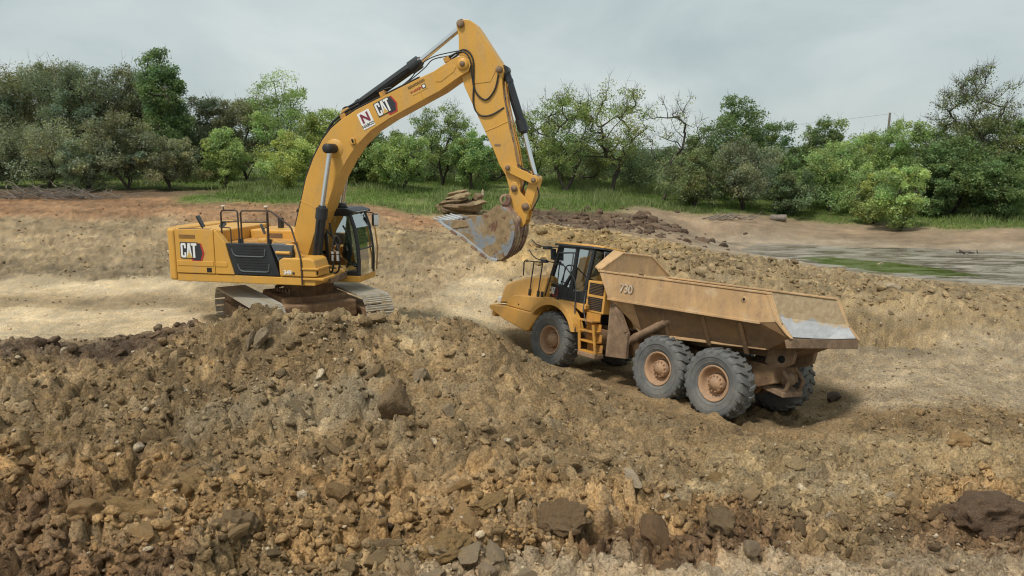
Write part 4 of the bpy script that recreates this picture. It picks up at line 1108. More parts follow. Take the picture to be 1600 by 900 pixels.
def plant_trees():
    for i, (x, y, ztop, w, kind, label) in enumerate(TREES):
        rng = random.Random(1000+i); rs = np.random.RandomState(1000+i)
        tr, ncl, per, crs, lsz, lean, stems, low, col = KIND[kind]
        zg = float(base_height(np.array([x]), np.array([y]))[0])
        h = max(1.5, ztop-zg)
        if kind in ('bare',): lean = 0.20
        else: lean = rng.uniform(-1, 1)*lean
        trunk = h*tr
        if kind in ('oak', 'oakfront'): w = w*1.16
        nodes, par, wt, tips = skeleton(rng, h, w*0.92, trunk, ncl, 0.98, lean, stems, low)
        cr = crs*(w+h)/2*1.12
        twigs = []
        ntw = 9 if kind == 'twiggy' else 5 if kind == 'bare' else (3 if kind == 'sparse' else 1)
        for t in tips:
            for k in range(ntw):
                od = t-np.array((lean*h*.4, 0, h*.45)); od /= np.linalg.norm(od)+1e-6
                d = np.array((rng.gauss(0, .55), rng.gauss(0, .55), rng.gauss(0.35, .45)))+od*.9; d /= np.linalg.norm(d)
                q = t+d*cr*rng.uniform(.5, 1.3)
                m_ = (t+q)/2+np.array((rng.gauss(0, .06), rng.gauss(0, .06), rng.gauss(0, .06)))*cr
                twigs.append((t, m_, 0.013)); twigs.append((m_, q, 0.009))
                e_ = np.array((rng.gauss(0, .6), rng.gauss(0, .6), rng.gauss(.2, .5)))+d*.8
                twigs.append((m_, m_+e_/np.linalg.norm(e_)*cr*rng.uniform(.3, .6), 0.008))
        shape = 'tree' if h > 4.2 else 'bush'
        name = {'oak': 'oak_tree', 'oakfront': 'oak_tree', 'lush': 'leafy_tree', 'feather': 'mesquite_tree', 'bright': 'young_tree',
                'sparse': 'mesquite_tree', 'bare': 'mesquite_tree', 'twiggy': 'half_bare_tree', 'shrub': 'thicket_bush'}[kind]
        root = empty(name, (x, y, zg-0.08))
        tag(root, label, 'tree' if kind != 'shrub' else 'bush', GROUP_OF(x))
        wm = wood_mesh('trunk', nodes, par, wt, (0.010 if kind == 'twiggy' else 0.017)*max(1, h/7), M['bark'], twigs)
        link(bpy.data.objects.new('trunk', wm), root)
        if kind == 'twiggy':       # the lower crown is leafy, the top bare
            lo = [t for t in tips if t[2] < h*0.62]
            lm = leaf_mesh('crown', lo+lo+tips, rs, 80, cr, lsz, 0.75)
        elif kind in ('sparse', 'bare'):
            sel = [t for t in tips if rng.random() < (0.86 if kind == 'sparse' else 0.7)]
            lm = leaf_mesh('crown', sel, rs, per, cr, lsz, 0.6, 0.2)
        else:
            lm = leaf_mesh('crown', tips, rs, per, cr, lsz, 0.72, 0.15)
        o = link(bpy.data.objects.new('crown', lm), root)
        v = rng.uniform(1.0, 1.34); hu = rng.uniform(-.08, .08)
        o.color = (col[0]*v*(1+hu), col[1]*v, col[2]*v*(1-hu), 1)
plant_trees()

# grass on the bank, far too many blades to count
def grass():
    rs = np.random.RandomState(8)
    N0 = 300000
    y = rs.uniform(42, 70, N0); x = y*rs.uniform(-.80, .82, N0)
    col, rg, g, wt = soil(x, y)
    dens = np.clip((g-0.42)*2.6, 0, 1)*np.clip((fbm(x*0.35, y*0.35, 401, 3)-0.28)*3.2, 0.1, 1)
    dens = np.where(x < -19, dens*0.45, np.where(x > 12, np.minimum(1, np.clip((g-0.33)*5, 0, 1)), np.minimum(1, dens*1.4)))
    k = rs.uniform(0, 1, N0) < dens
    x, y = x[k][:105000], y[k][:105000]
    n = len(x)
    z = base_height(x, y)
    tall = np.clip((fbm(x*0.28+5, y*0.28, 411, 3)-0.45)*4, 0, 1)
    tall = np.maximum(tall, np.exp(-((x-6.5)/3.0)**2-((y-54)/4.5)**2))
    h = (0.12+0.26*rs.uniform(0, 1, n))*(0.45+1.2*tall)
    a = rs.uniform(0, 6.28, n)
    wdt = 0.022+0.02*rs.uniform(0, 1, n)
    lean = rs.normal(0, .30, (n, 2))*h[:, None]
    P = np.stack([x, y, z-0.03], 1)
    s = np.stack([np.cos(a)*wdt, np.sin(a)*wdt, np.zeros(n)], 1)
    t = P+np.stack([lean[:, 0], lean[:, 1], h], 1)
    V_ = np.stack([P-s, P+s, t], 1).reshape(-1, 3)
    me_ = mesh_np('bank_grass', V_, faces_tri=np.arange(n*3).reshape(n, 3))
    dry = np.clip(tall*0.9+rs.normal(0, .22, n), 0, 1)[:, None]*0.65
    c = np.array((0.150, 0.235, 0.052))*(1-dry)+np.array((0.26, 0.27, 0.15))*dry
    c = c*rs.uniform(.65, 1.35, (n, 1))*(0.75+0.5*fbm(x*0.2, y*0.2, 421, 3))[:, None]
    vcol(me_, 'tint', np.repeat(c, 3, 0))
    me_.materials.append(M['leaf'])
    o = link(bpy.data.objects.new('bank_grass', me_))
    o.color = (1, 1, 1, 1)
    tag(o, 'green grass growing along the pond bank', 'grass', kind='stuff')
grass()

def brush_pile():
    rng = random.Random(5)
    root_x, root_y = -27.2, 45.0
    zg = float(base_height(np.array([root_x]), np.array([root_y]))[0])
    mb = MB()
    for k in range(330):
        u = rng.gauss(0, 1.9); w = rng.gauss(0, .8)
        z = abs(rng.gauss(0, .28))*max(.2, 1-abs(u)/5)+.05
        a = rng.uniform(0, 6.28); L_ = rng.uniform(.5, 1.5); dz = rng.uniform(-.25, .45)
        p = Vector((u, w, z)); d = Vector((math.cos(a), math.sin(a), dz))*L_
        mid = p+d*0.5+Vector((rng.gauss(0, .07), rng.gauss(0, .07), rng.gauss(0, .07)))
        r = rng.uniform(.012, .032)
        mb.tube([p, mid, p+d], [r, r*.7, r*.3], 4)
    o = mb.build('brush_pile', M['deadwood'])
    o.location = (root_x, root_y, zg)
    tag(o, 'heap of cut grey branches on the bank at far left', 'brush pile')
brush_pile()

def utility_pole():
    x, y = 45.5, 95.0
    zg = float(base_height(np.array([x]), np.array([y]))[0])
    root = empty('utility_pole', (x, y, zg-0.2), (0, R(1.2), 0))
    tag(root, 'thin wooden utility pole rising above the right thicket', 'pole')
    top = 11.15-zg+0.2
    MB().cyl((0, 0, 0), (0, 0, top), .16, .12, 10).build('pole', M['deadwood'], root)
    mb = MB()
    pts = [(x-.0-35*t, y+25*t, zg-.2+top-.15-5.5*t*(1-t)*.6-1.5*t) for t in [k/14 for k in range(15)]]
    o = mb.tube(pts, .012, 4).build('power_line', M['hose'])
    tag(o, 'thin power line running left from the utility pole', 'wire')
utility_pole()

def fallen_log():
    x, y = 17.75, 51.2
    zg = float(base_height(np.array([x]), np.array([y]))[0])
    root = empty('log', (x, y, zg+.19), (0, 0, R(-35)))
    tag(root, 'short grey cut log lying on the dry pond bed', 'log')
    rng = random.Random(3)
    prof = [(.0, -.5), (.20, -.5), (.22, -.45), (.215, 0), (.225, .3), (.21, .5), (.0, .5)]
    MB().lathe(prof, (0, 0, 0), (1, 0.1, .05), 14).build('trunk', M['deadwood'], root)
    MB().lathe([(.0, .506), (.195, .506), (.195, .48)], (0, 0, 0), (1, 0.1, .05), 14, False).build('cut_face', paint('cut_wood', (.48, .38, .26), .9), root)
    o = MB()
    for k in range(14):
        a = rng.uniform(-.5, .5); L_ = rng.uniform(.5, 1.6)
        p = Vector((rng.gauss(0, .8), rng.gauss(0, .3), .06))
        o.tube([p, p+Vector((L_*.5, a*.4, rng.uniform(.05, .3))), p+Vector((L_, a, rng.uniform(.0, .5)))], [.05, .035, .01], 5)
    ob = o.build('driftwood', M['deadwood'])
    x, y = 13.6, 50.0
    ob.location = (x, y, float(base_height(np.array([x]), np.array([y]))[0]))
    tag(ob, 'tangle of dead sticks on the pond bed left of the cut log', 'driftwood')
    o = MB()
    for k in range(16):
        a = rng.uniform(0, 6.28); L_ = rng.uniform(.3, .8)
        p = Vector((rng.gauss(0, .4), rng.gauss(0, .25), .05))
        o.tube([p, p+Vector((L_*.5*math.cos(a), L_*.5*math.sin(a), rng.uniform(.02, .15))), p+Vector((L_*math.cos(a), L_*math.sin(a), rng.uniform(.0, .28)))], [.05, .035, .012], 5)
    ob = o.build('driftwood', M['bark'])
    x, y = 24.4, 41.0
    ob.location = (x, y, float(base_height(np.array([x]), np.array([y]))[0])+.05)
    tag(ob, 'small dark heap of dead sticks beyond the pond at right', 'driftwood')
fallen_log()

# the wood behind the grove, a mass of foliage nobody could count
def distant_wood():
    rs = np.random.RandomState(77)
    cl = []
    for k in range(620):
        y = rs.uniform(68, 100); x = y*rs.uniform(-.82, .82)
        hmax = 1.2+3.6*float(vnoise(np.array([x*.16]), np.array([y*.1]), 81)[0])
        if x < -10: hmax += 1.0
        zg = float(base_height(np.array([x]), np.array([y]))[0])
        cl.append((x, y, zg+rs.uniform(.1, 1)*hmax*.75))
    me_ = leaf_mesh('distant_wood', cl, rs, 130, 1.55, .19, .8)
    o = link(bpy.data.objects.new('distant_wood', me_))
    o.color = (0.15, 0.185, 0.10, 1)
    tag(o, 'low scrub wood behind the groves', 'wood', kind='stuff')
distant_wood()

# wooded hills on the horizon
def hills():
    rows = []
    for j, (dy, k) in enumerate(((0, 0), (120, .55), (300, 1.0), (520, .8), (800, .0))):
        rows.append([(x, 900+dy, 3.0+k*(4+20*(float(fbm(np.array([x/420.0+3]), np.array([j*.4+2.0]), 77, 4)[0])))) for x in range(-1500, 1501, 30)])
    mb = MB(); mb.sheet(rows, True)
    o = mb.build('hills', paint('far_woods', (0.055, 0.075, 0.035), 1.0, var=0.4, vs=0.02))
    tag(o, 'low wooded hills on the horizon', 'hills', kind='structure')
hills()

# ------------------------------------------------------------------ writing on the machines
def face_matrix(loc, side, ang=0.0):
    """a plane whose x runs to the reader's right; side -1: on a face looking to -y, +1: to +y"""
    if side < 0:
        return Matrix.Translation(loc) @ Matrix.Rotation(-ang, 4, 'Y') @ Matrix.Rotation(R(90), 4, 'X')
    return Matrix.Translation(loc) @ Matrix.Rotation(ang, 4, 'Y') @ Matrix.Rotation(R(180), 4, 'Z') @ Matrix.Rotation(R(90), 4, 'X')

def flat_piece(name, poly, z0, z1, mat, parent, scale=1.0):
    return MB().plan([(x*scale, y*scale) for x, y in poly], z0, z1).build(name, mat, parent)

def text(name, body, mat, parent, mtx, size, offset=0.0, ext=0.003, align='CENTER'):
    cu = bpy.data.curves.new(name, 'FONT')
    cu.body = body; cu.size = size; cu.extrude = ext; cu.offset = offset
    cu.align_x = align; cu.align_y = 'CENTER'
    cu.materials.append(mat)
    tmp = link(bpy.data.objects.new(name, cu))
    me_ = bpy.data.meshes.new_from_object(tmp.evaluated_get(bpy.context.evaluated_depsgraph_get()))
    bpy.data.objects.remove(tmp, do_unlink=True)
    o = link(bpy.data.objects.new(name, me_), parent)
    o.matrix_local = mtx
    return o

def cat_logo(parent, mtx, h, worn=False):
    s = h
    badge = flat_piece('logo', [(.72, .02), (.85, -.30), (1.55, -.30), (1.80, .33), (1.58, 1.0), (1.0, 1.0)], 0, .004, M['red'], parent, s)
    badge.matrix_local = mtx
    W = M['fadewhite'] if worn else M['white']
    flat_piece('badge_centre', [(.88, .04), (.95, -.17), (1.47, -.17), (1.66, .33), (1.48, 1.0), (1.0, 1.0)], .0045, .007, M['blackprint'], badge, s)
    flat_piece('letter_outline', [(0, -.06), (1.30, -.06), (1.30, 1.06), (.0, 1.06), (-.06, 1.0), (-.06, 0)], .0075, .010, M['blackprint'], badge, s)
    flat_piece('letter', [(.08, 0), (.34, 0), (.40, .07), (.40, .36), (.27, .36), (.27, .15), (.15, .15), (.15, .85), (.27, .85), (.27, .64), (.40, .64), (.40, .93), (.34, 1), (.08, 1), (0, .92), (0, .08)], .0105, .014, W, badge, s)
    flat_piece('letter', [(.42, .0), (.55, 1), (.73, 1), (.86, 0), (.72, .0), (.64, .70), (.56, 0)], .0105, .014, W, badge, s)
    flat_piece('letter', [(.80, 1), (1.24, 1), (1.24, .84), (1.10, .84), (1.10, 0), (.94, 0), (.94, .84), (.80, .84)], .0105, .0138, W, badge, s)
    flat_piece('triangle', [(.40, -.01), (.64, .44), (.88, -.01)], .0145, .017, M['goldprint'], badge, s)
    return badge

# ------------------------------------------------------------------ hydraulic cylinder
def ram(parent, base, gland, end, rb, rr, name='hydraulic_cylinder', barrel=None, pin=0.5):
    base, gland, end = Vector(base), Vector(gland), Vector(end)
    d = (gland-base).normalized()
    mb = MB()
    mb.cyl(base+d*rb*1.0, gland-d*0.02, rb, n=20)
    mb.cyl(gland-d*0.30, gland, rb*1.22, n=20)
    mb.cyl(gland, gland+d*0.07, rb*0.9, rb*0.75, n=20)
    mb.cyl(base+d*rb*2.2, base+d*rb*2.9, rb*1.12, n=20)
    o = mb.build(name, barrel or M['black'], parent, 0.008)
    MB().cyl(gland, end, rr, n=16).build('rod', M['chrome'], o)
    MB().cyl(base-Vector((0, pin/2, 0)), base+Vector((0, pin/2, 0)), rb*1.05, n=20).build('base_eye', barrel or M['black'], o, 0.01)
    MB().cyl(end-Vector((0, pin/2, 0)), end+Vector((0, pin/2, 0)), rb*0.92, n=20).build('rod_eye', barrel or M['black'], o, 0.01)
    mb = MB()                                              # feed pipe along the barrel
    side = Vector((0, -1, 0))
    mb.tube([base+d*rb*3+side*rb*1.2, base+d*rb*3.4+side*rb*1.35, gland-d*.45+side*rb*1.35, gland-d*.3+side*rb*1.1], .02, 6)
    mb.build('feed_pipe', barrel or M['black'], o)
    return o

# ------------------------------------------------------------------ excavator
EXC = empty('excavator', (-5.86, 21.84, 1.2), (0, 0, R(-12.9)))
tag(EXC, 'yellow crawler excavator on the mound, boom raised and bucket curled', 'excavator')

def excavator():
    E = EXC
    Y, B = M['yellow'], M['black']
    # --- revolving frame and house
    MB().prism([(-3.19, 1.30), (-3.19, 1.515), (.90, 1.515), (1.0, 1.44), (.96, 1.30)], -1.47, 1.47).build('upper_frame', Y, E, .02)
    MB().plan([(-3.205, -1.5), (-3.42, -1.47), (-3.66, -1.15), (-3.80, -.55), (-3.83, 0), (-3.80, .55), (-3.66, 1.15), (-3.42, 1.47), (-3.205, 1.5)], 1.31, 2.75).build('counterweight', Y, E, .07, 4)
    d = MB().prism([(-3.185, 1.53), (-3.185, 2.70), (-3.13, 2.755), (-2.0, 2.755), (-1.985, 2.70), (-1.985, 1.53)], -1.50, -1.30).build('engine_door', Y, E, .025, 3)
    MB().span(-3.15, -2.02, -1.514, -1.49, 1.735, 1.875).build('swage', Y, d, .012)
    MB().span(-3.05, -2.55, -1.505, -1.45, 2.50, 2.60).build('vent', M['bed_dark'], d, .004)
    for k in range(6):
        MB().span(-3.04, -2.56, -1.515, -1.503, 2.505+.016*k, 2.513+.016*k).build('louvre', M['yellow_worn'], d)
    MB().span(-3.05, -2.10, -1.49, -1.36, 2.752, 2.764).build('top_vent', M['bed_dark'], d)
    MB().span(-2.24, -2.09, -1.508, -1.45, 1.575, 1.70).build('latch', M['dark'], d, .004)
    MB().span(-3.15, -3.02, -1.504, -1.48, 1.595, 1.612).build('reflector', M['goldprint'], d)
    q = MB().prism([(-1.972, 1.53), (-1.972, 2.70), (-1.955, 2.752), (-1.90, 2.715), (-1.63, 2.39), (-1.55, 2.05), (-1.40, 1.53)], -1.50, -1.30).build('quarter_panel', Y, E, .025, 3)
    MB().prism([(-1.965, 1.735), (-1.965, 1.875), (-1.62, 1.875), (-1.60, 1.85), (-1.60, 1.76), (-1.62, 1.735)], -1.514, -1.49).build('swage', Y, q, .012)
    MB().span(-3.18, -1.96, -1.295, 1.45, 1.52, 2.70).build('engine_bay', Y, E, .04)
    MB().span(-1.95, -.2, .25, 1.46, 1.52, 2.60).build('hood', Y, E, .05, 3)
    MB().span(-1.4, -.9, .24, .26, 2.2, 2.5).build('hood_vent', M['bed_dark'], E)
    MB().span(-.19, -.05, .5, 1.46, 1.52, 2.60).build('hood_side', M['yellow_worn'], E, .02)
    MB().span(-1.95, -.1, -1.28, .24, 1.52, 2.36).build('engine_deck', M['yellow_worn'], E, .02)
    g = MB().prism([(-1.615, 2.385), (-.33, 2.395), (-.055, 1.535), (-1.385, 1.535)], -1.485, -1.29).build('side_grille', B, E, .015)
    for z0, x0, x1 in ((2.04, -1.36, -.46), (1.63, -1.20, -.36)):
        MB().tube([(x0-.09, -1.49, z0+.21), (x0-.05, -1.49, z0+.07), (x0+.02, -1.49, z0+.01), (x0+.1, -1.49, z0), (x1-.08, -1.49, z0), (x1, -1.49, z0+.03), (x1+.02, -1.49, z0+.22)], .022, 6).build('grille_moulding', M['trim'], g)
    for k in range(9):
        MB().box((-.85+.02*k*0, -1.487, 1.72+.075*k), (1.0-.02*k, .006, .012)).build('grille_slat', M['dark'], g)
    MB().prism([(-.31, 2.395), (.34, 2.37), (.28, 2.04), (-.06, 2.0), (-.10, 1.9)], -1.43, -1.2).build('cowl', M['trim'], E, .015)
    MB().tube([(-.14, -1.46, 2.17), (.0, -1.46, 2.165), (.27, -1.46, 2.165)], .045, 8).build('grab_bar', Y, E)
    MB().tube([(.10, -1.30, 2.33), (.26, -1.30, 2.33), (.37, -1.30, 2.27), (.42, -1.30, 2.16), (.42, -1.30, 2.0)], .075, 10).build('intake_pipe', Y, E)
    # --- tool box on the right front
    t = MB().prism([(-.045, 1.535), (-.065, 1.95), (0, 2.0), (.08, 2.035), (.86, 2.035), (.96, 1.99), (1.02, 1.80), (1.03, 1.535)], -1.50, -.72).build('tool_box', Y, E, .04, 3)
    MB().prism([(.02, 1.58), (.01, 1.86), (.30, 1.89), (.36, 1.84), (.42, 1.58)], -1.504, -1.49).build('tool_box_door', M['yellow'], t, .004)
    MB().span(.56, 1.10, -1.53, -.8, 1.735, 1.785).build('step', Y, t, .01)
    MB().span(.60, 1.24, -1.52, -.8, 1.46, 1.52).build('step', Y, t, .01)
    MB().span(.98, 1.035, -1.47, -1.40, 1.60, 1.70).build('work_lamp', M['dark'], t)
    text('model_number', '349', M['white'], E, face_matrix((.20, -1.512, 1.645), -1), .155, .006)
    MB().span(.34, .40, -1.514, -1.506, 1.60, 1.66).build('model_badge', M['blackprint'], E)
    cat_logo(E, face_matrix((-3.0, -1.505, 1.965), -1), .40)
    # --- walkway rails, lights and mirrors
    def rail(pts, r=.024):
        return MB().tube(pts, r, 8).build('handrail', M['railing'], E)
    y = -1.28
    rail([(-1.86, y, 2.36), (-1.85, y, 3.20), (-1.81, y, 3.255), (-1.77, y, 3.265), (-1.42, y, 3.27), (-1.36, y, 3.25), (-1.34, y, 3.20), (-1.33, y, 2.36)])
    rail([(-1.85, y, 2.95), (-1.34, y, 2.96)], .018)
    rail([(-1.85, y, 2.80), (-1.60, y, 2.79), (-1.58, y, 2.74), (-1.58, y, 2.36)], .018)
    rail([(-1.25, y, 2.36), (-1.25, y, 3.20), (-1.21, y, 3.26), (-.52, y, 3.27), (-.46, y, 3.24), (-.44, y, 3.18), (-.44, y, 2.36)])
    rail([(-1.25, y, 2.95), (-.44, y, 2.96)], .018)
    y2 = -1.40
    rail([(-.40, y2, 2.36), (-.39, y2, 3.18), (-.36, y2, 3.26), (-.29, y2, 3.27), (-.23, y2, 3.24), (.24, y2, 2.90), (.31, y2, 2.82), (.58, y2-.1, 2.10), (.61, y2-.12, 1.95), (.62, y2-.12, 1.33)])
    for x in (-1.86, -1.33, -1.25, -.44, -.40):
        MB().cyl((x, y, 2.35), (x, y, 2.50), .04, n=10).build('rail_socket', B, E)
    for x in (-1.76, -.47):
        m = MB().cyl((x, -1.28, 3.28), (x, -1.28, 3.40), .012, n=6)
        m.build('beacon_stem', B, E)
        MB().lathe([(0, .05), (.05, .045), (.07, .02), (.07, 0), (0, 0)], (x, -1.28, 3.36), (0, 0, 1), 12).build('beacon', M['fadewhite'], E)
    MB().box((-2.62, -1.1, 2.93), (.05, .30, .36), (0, R(-24), R(20))).build('mirror', B, E, .02)
    MB().tube([(-2.56, -1.1, 2.74), (-2.58, -1.1, 2.82)], .015, 6).build('mirror_arm', B, E)
    MB().box((-.95, -.7, 2.72), (.06, .26, .30), (0, R(-20), R(28))).build('mirror', M['trim'], E, .02)
    MB().tube([(-.95, -.7, 2.70), (-.75, -.9, 2.78), (-.44, -1.27, 2.80)], .016, 6).build('mirror_arm', B, E)
    MB().lathe([(0, .10), (.16, .09), (.2, .05), (.2, 0)], (-.95, -.6, 2.36), (0, 0, 1), 20).build('filler_cap', Y, E)
    MB().cyl((-1.3, .9, 2.6), (-1.3, .9, 2.9), .09, n=14).build('exhaust', B, E)
    MB().box((-1.83, -1.25, 2.86), (.22, .04, .12), (0, R(-40), 0)).build('rear_lamp', M['trim'], E, .01)
    # --- cab on the far side
    cab()
    # --- swing drive and boom foot
    f = MB()
    f.prism([(-.35, 1.30), (-.30, 1.95), (.0, 2.05), (.25, 1.95), (.75, 1.55), (.80, 1.30)], -.52, -.42)
    f.prism([(-.35, 1.30), (-.30, 1.95), (.0, 2.05), (.25, 1.95), (.75, 1.55), (.80, 1.30)], .38, .48)
    f.build('boom_bracket', M['yellow_worn'], E, .015)
    MB().span(-.8, 1.05, -.7, .36, 1.25, 1.42).build('front_frame', M['rustmud'], E, .02)
    boom(); stick_and_bucket(); undercarriage(); hoses()

CAB_M = Matrix.Translation((.09, -.10, -.05)) @ Matrix.Diagonal((1.07, 1.08, 1.035, 1))

def cab():
    E = EXC
    B = M['black']
    y0, y1 = .40, 1.42
    FR = [(1.22, 1.32), (1.24, 1.75), (1.21, 2.2), (1.14, 2.65), (1.02, 3.02)]     # curved front line
    base = MB().prism([(-.50, 1.14), (-.50, 1.32), (1.28, 1.32), (1.27, 1.14)], y0-.02, y1+.02).build('cab', M['yellow'], E, .02)
    base.matrix_basis = CAB_M
    fr = MB()
    for y in (y0, y1-.08):
        fr.tube([(x, y+.04, z) for x, z in FR], .055, 8)
        fr.prism([(-.48, 1.32), (-.48, 3.05), (-.38, 3.05), (-.36, 1.32)], y, y+.08)
        fr.prism([(-.48, 2.96), (-.46, 3.06), (1.03, 3.06), (1.06, 2.98)], y, y+.08)
        fr.prism([(.30, 1.32), (.26, 3.0), (.34, 3.0), (.40, 1.32)], y, y+.08)
        fr.prism([(-.48, 1.32), (-.48, 1.46), (1.22, 1.44), (1.22, 1.32)], y, y+.08)
    fr.span(1.16, 1.25, y0, y1, 1.32, 1.42)
    fr.span(-.48, -.40, y0, y1, 1.32, 2.1)
    fr.build('cab_frame', B, base, .012)
    MB().prism([(-.52, 3.06), (-.48, 3.17), (.95, 3.19), (1.16, 3.12), (1.18, 3.05), (1.0, 3.04)], y0-.05, y1+.05).build('roof', B, base, .03, 3)
    MB().span(1.02, 1.17, y0+.12, y1-.10, 3.055, 3.10).build('roof_lamp', M['white'], base, .01)
    def pane(name, rows, mat=M['glass']):
        MB().sheet(rows).build(name, mat, base, solid=.012)
    ys = [y0+.09, (y0+y1)/2, y1-.09]
    pane('windshield', [[(x+.02+(.05 if k == 1 else 0), ys[k], z) for k in range(3)] for x, z in FR[2:]])
    pane('lower_windshield', [[(x+.02+(.05 if k == 1 else 0), ys[k], z) for k in range(3)] for x, z in FR[:3]])
    MB().tube([(1.27, y0+.05, 2.06), (1.31, (y0+y1)/2, 2.06), (1.27, y1-.05, 2.06)], .018, 6).build('windshield_bar', B, base)
    for y in (y0+.03, y1-.03):
        pane('side_window', [[(.40, y, 1.46), (.34, y, 2.96)], [(.8, y, 1.45), (.75, y, 2.98)], [(1.17, y, 1.45), (.98, y, 2.98)]], M['glass_dark'] if y > 1 else M['glass'])
        pane('rear_side_window', [[(-.36, y, 2.0), (-.36, y, 2.98)], [(.27, y, 2.0), (.25, y, 2.98)]])
    pane('rear_window', [[(-.44, y0+.1, 2.1), (-.44, y0+.1, 2.96)], [(-.44, y1-.1, 2.1), (-.44, y1-.1, 2.96)]])
    MB().tube([(1.30, y1+.05, 1.36), (1.34, y1+.06, 2.0), (1.28, y1+.06, 2.55), (1.24, y1+.06, 2.62)], .022, 8).build('handrail', M['yellow_worn'], base)
    MB().box((1.22, y1+.22, 2.78), (.07, .20, .34), (0, 0, R(-25))).build('mirror', B, base, .02)
    MB().box((1.262, y1+.20, 2.78), (.012, .17, .30), (0, 0, R(-25))).build('mirror_glass', M['chrome'], base)
    MB().tube([(1.05, y1, 3.02), (1.16, y1+.15, 3.0), (1.2, y1+.22, 2.95)], .016, 6).build('mirror_arm', B, base)
    s = MB(); s.span(.02, .52, .72, 1.16, 1.66, 1.80); s.prism([(.02, 1.78), (-.12, 2.50), (.02, 2.52), (.16, 1.78)], .72, 1.16); s.span(.1, .42, .8, 1.08, 1.32, 1.66)
    s.build('seat', M['seat'], base, .04, 3)
    c = MB(); c.span(.30, .72, .50, .64, 1.5, 1.92); c.tube([(.62, .57, 1.92), (.66, .57, 2.12)], .03, 8)
    c.build('console', M['seat'], base, .02)
    MB().box((.92, .50, 2.12), (.05, .16, .22), (0, R(-15), R(-20))).build('monitor', M['trim'], base, .01)

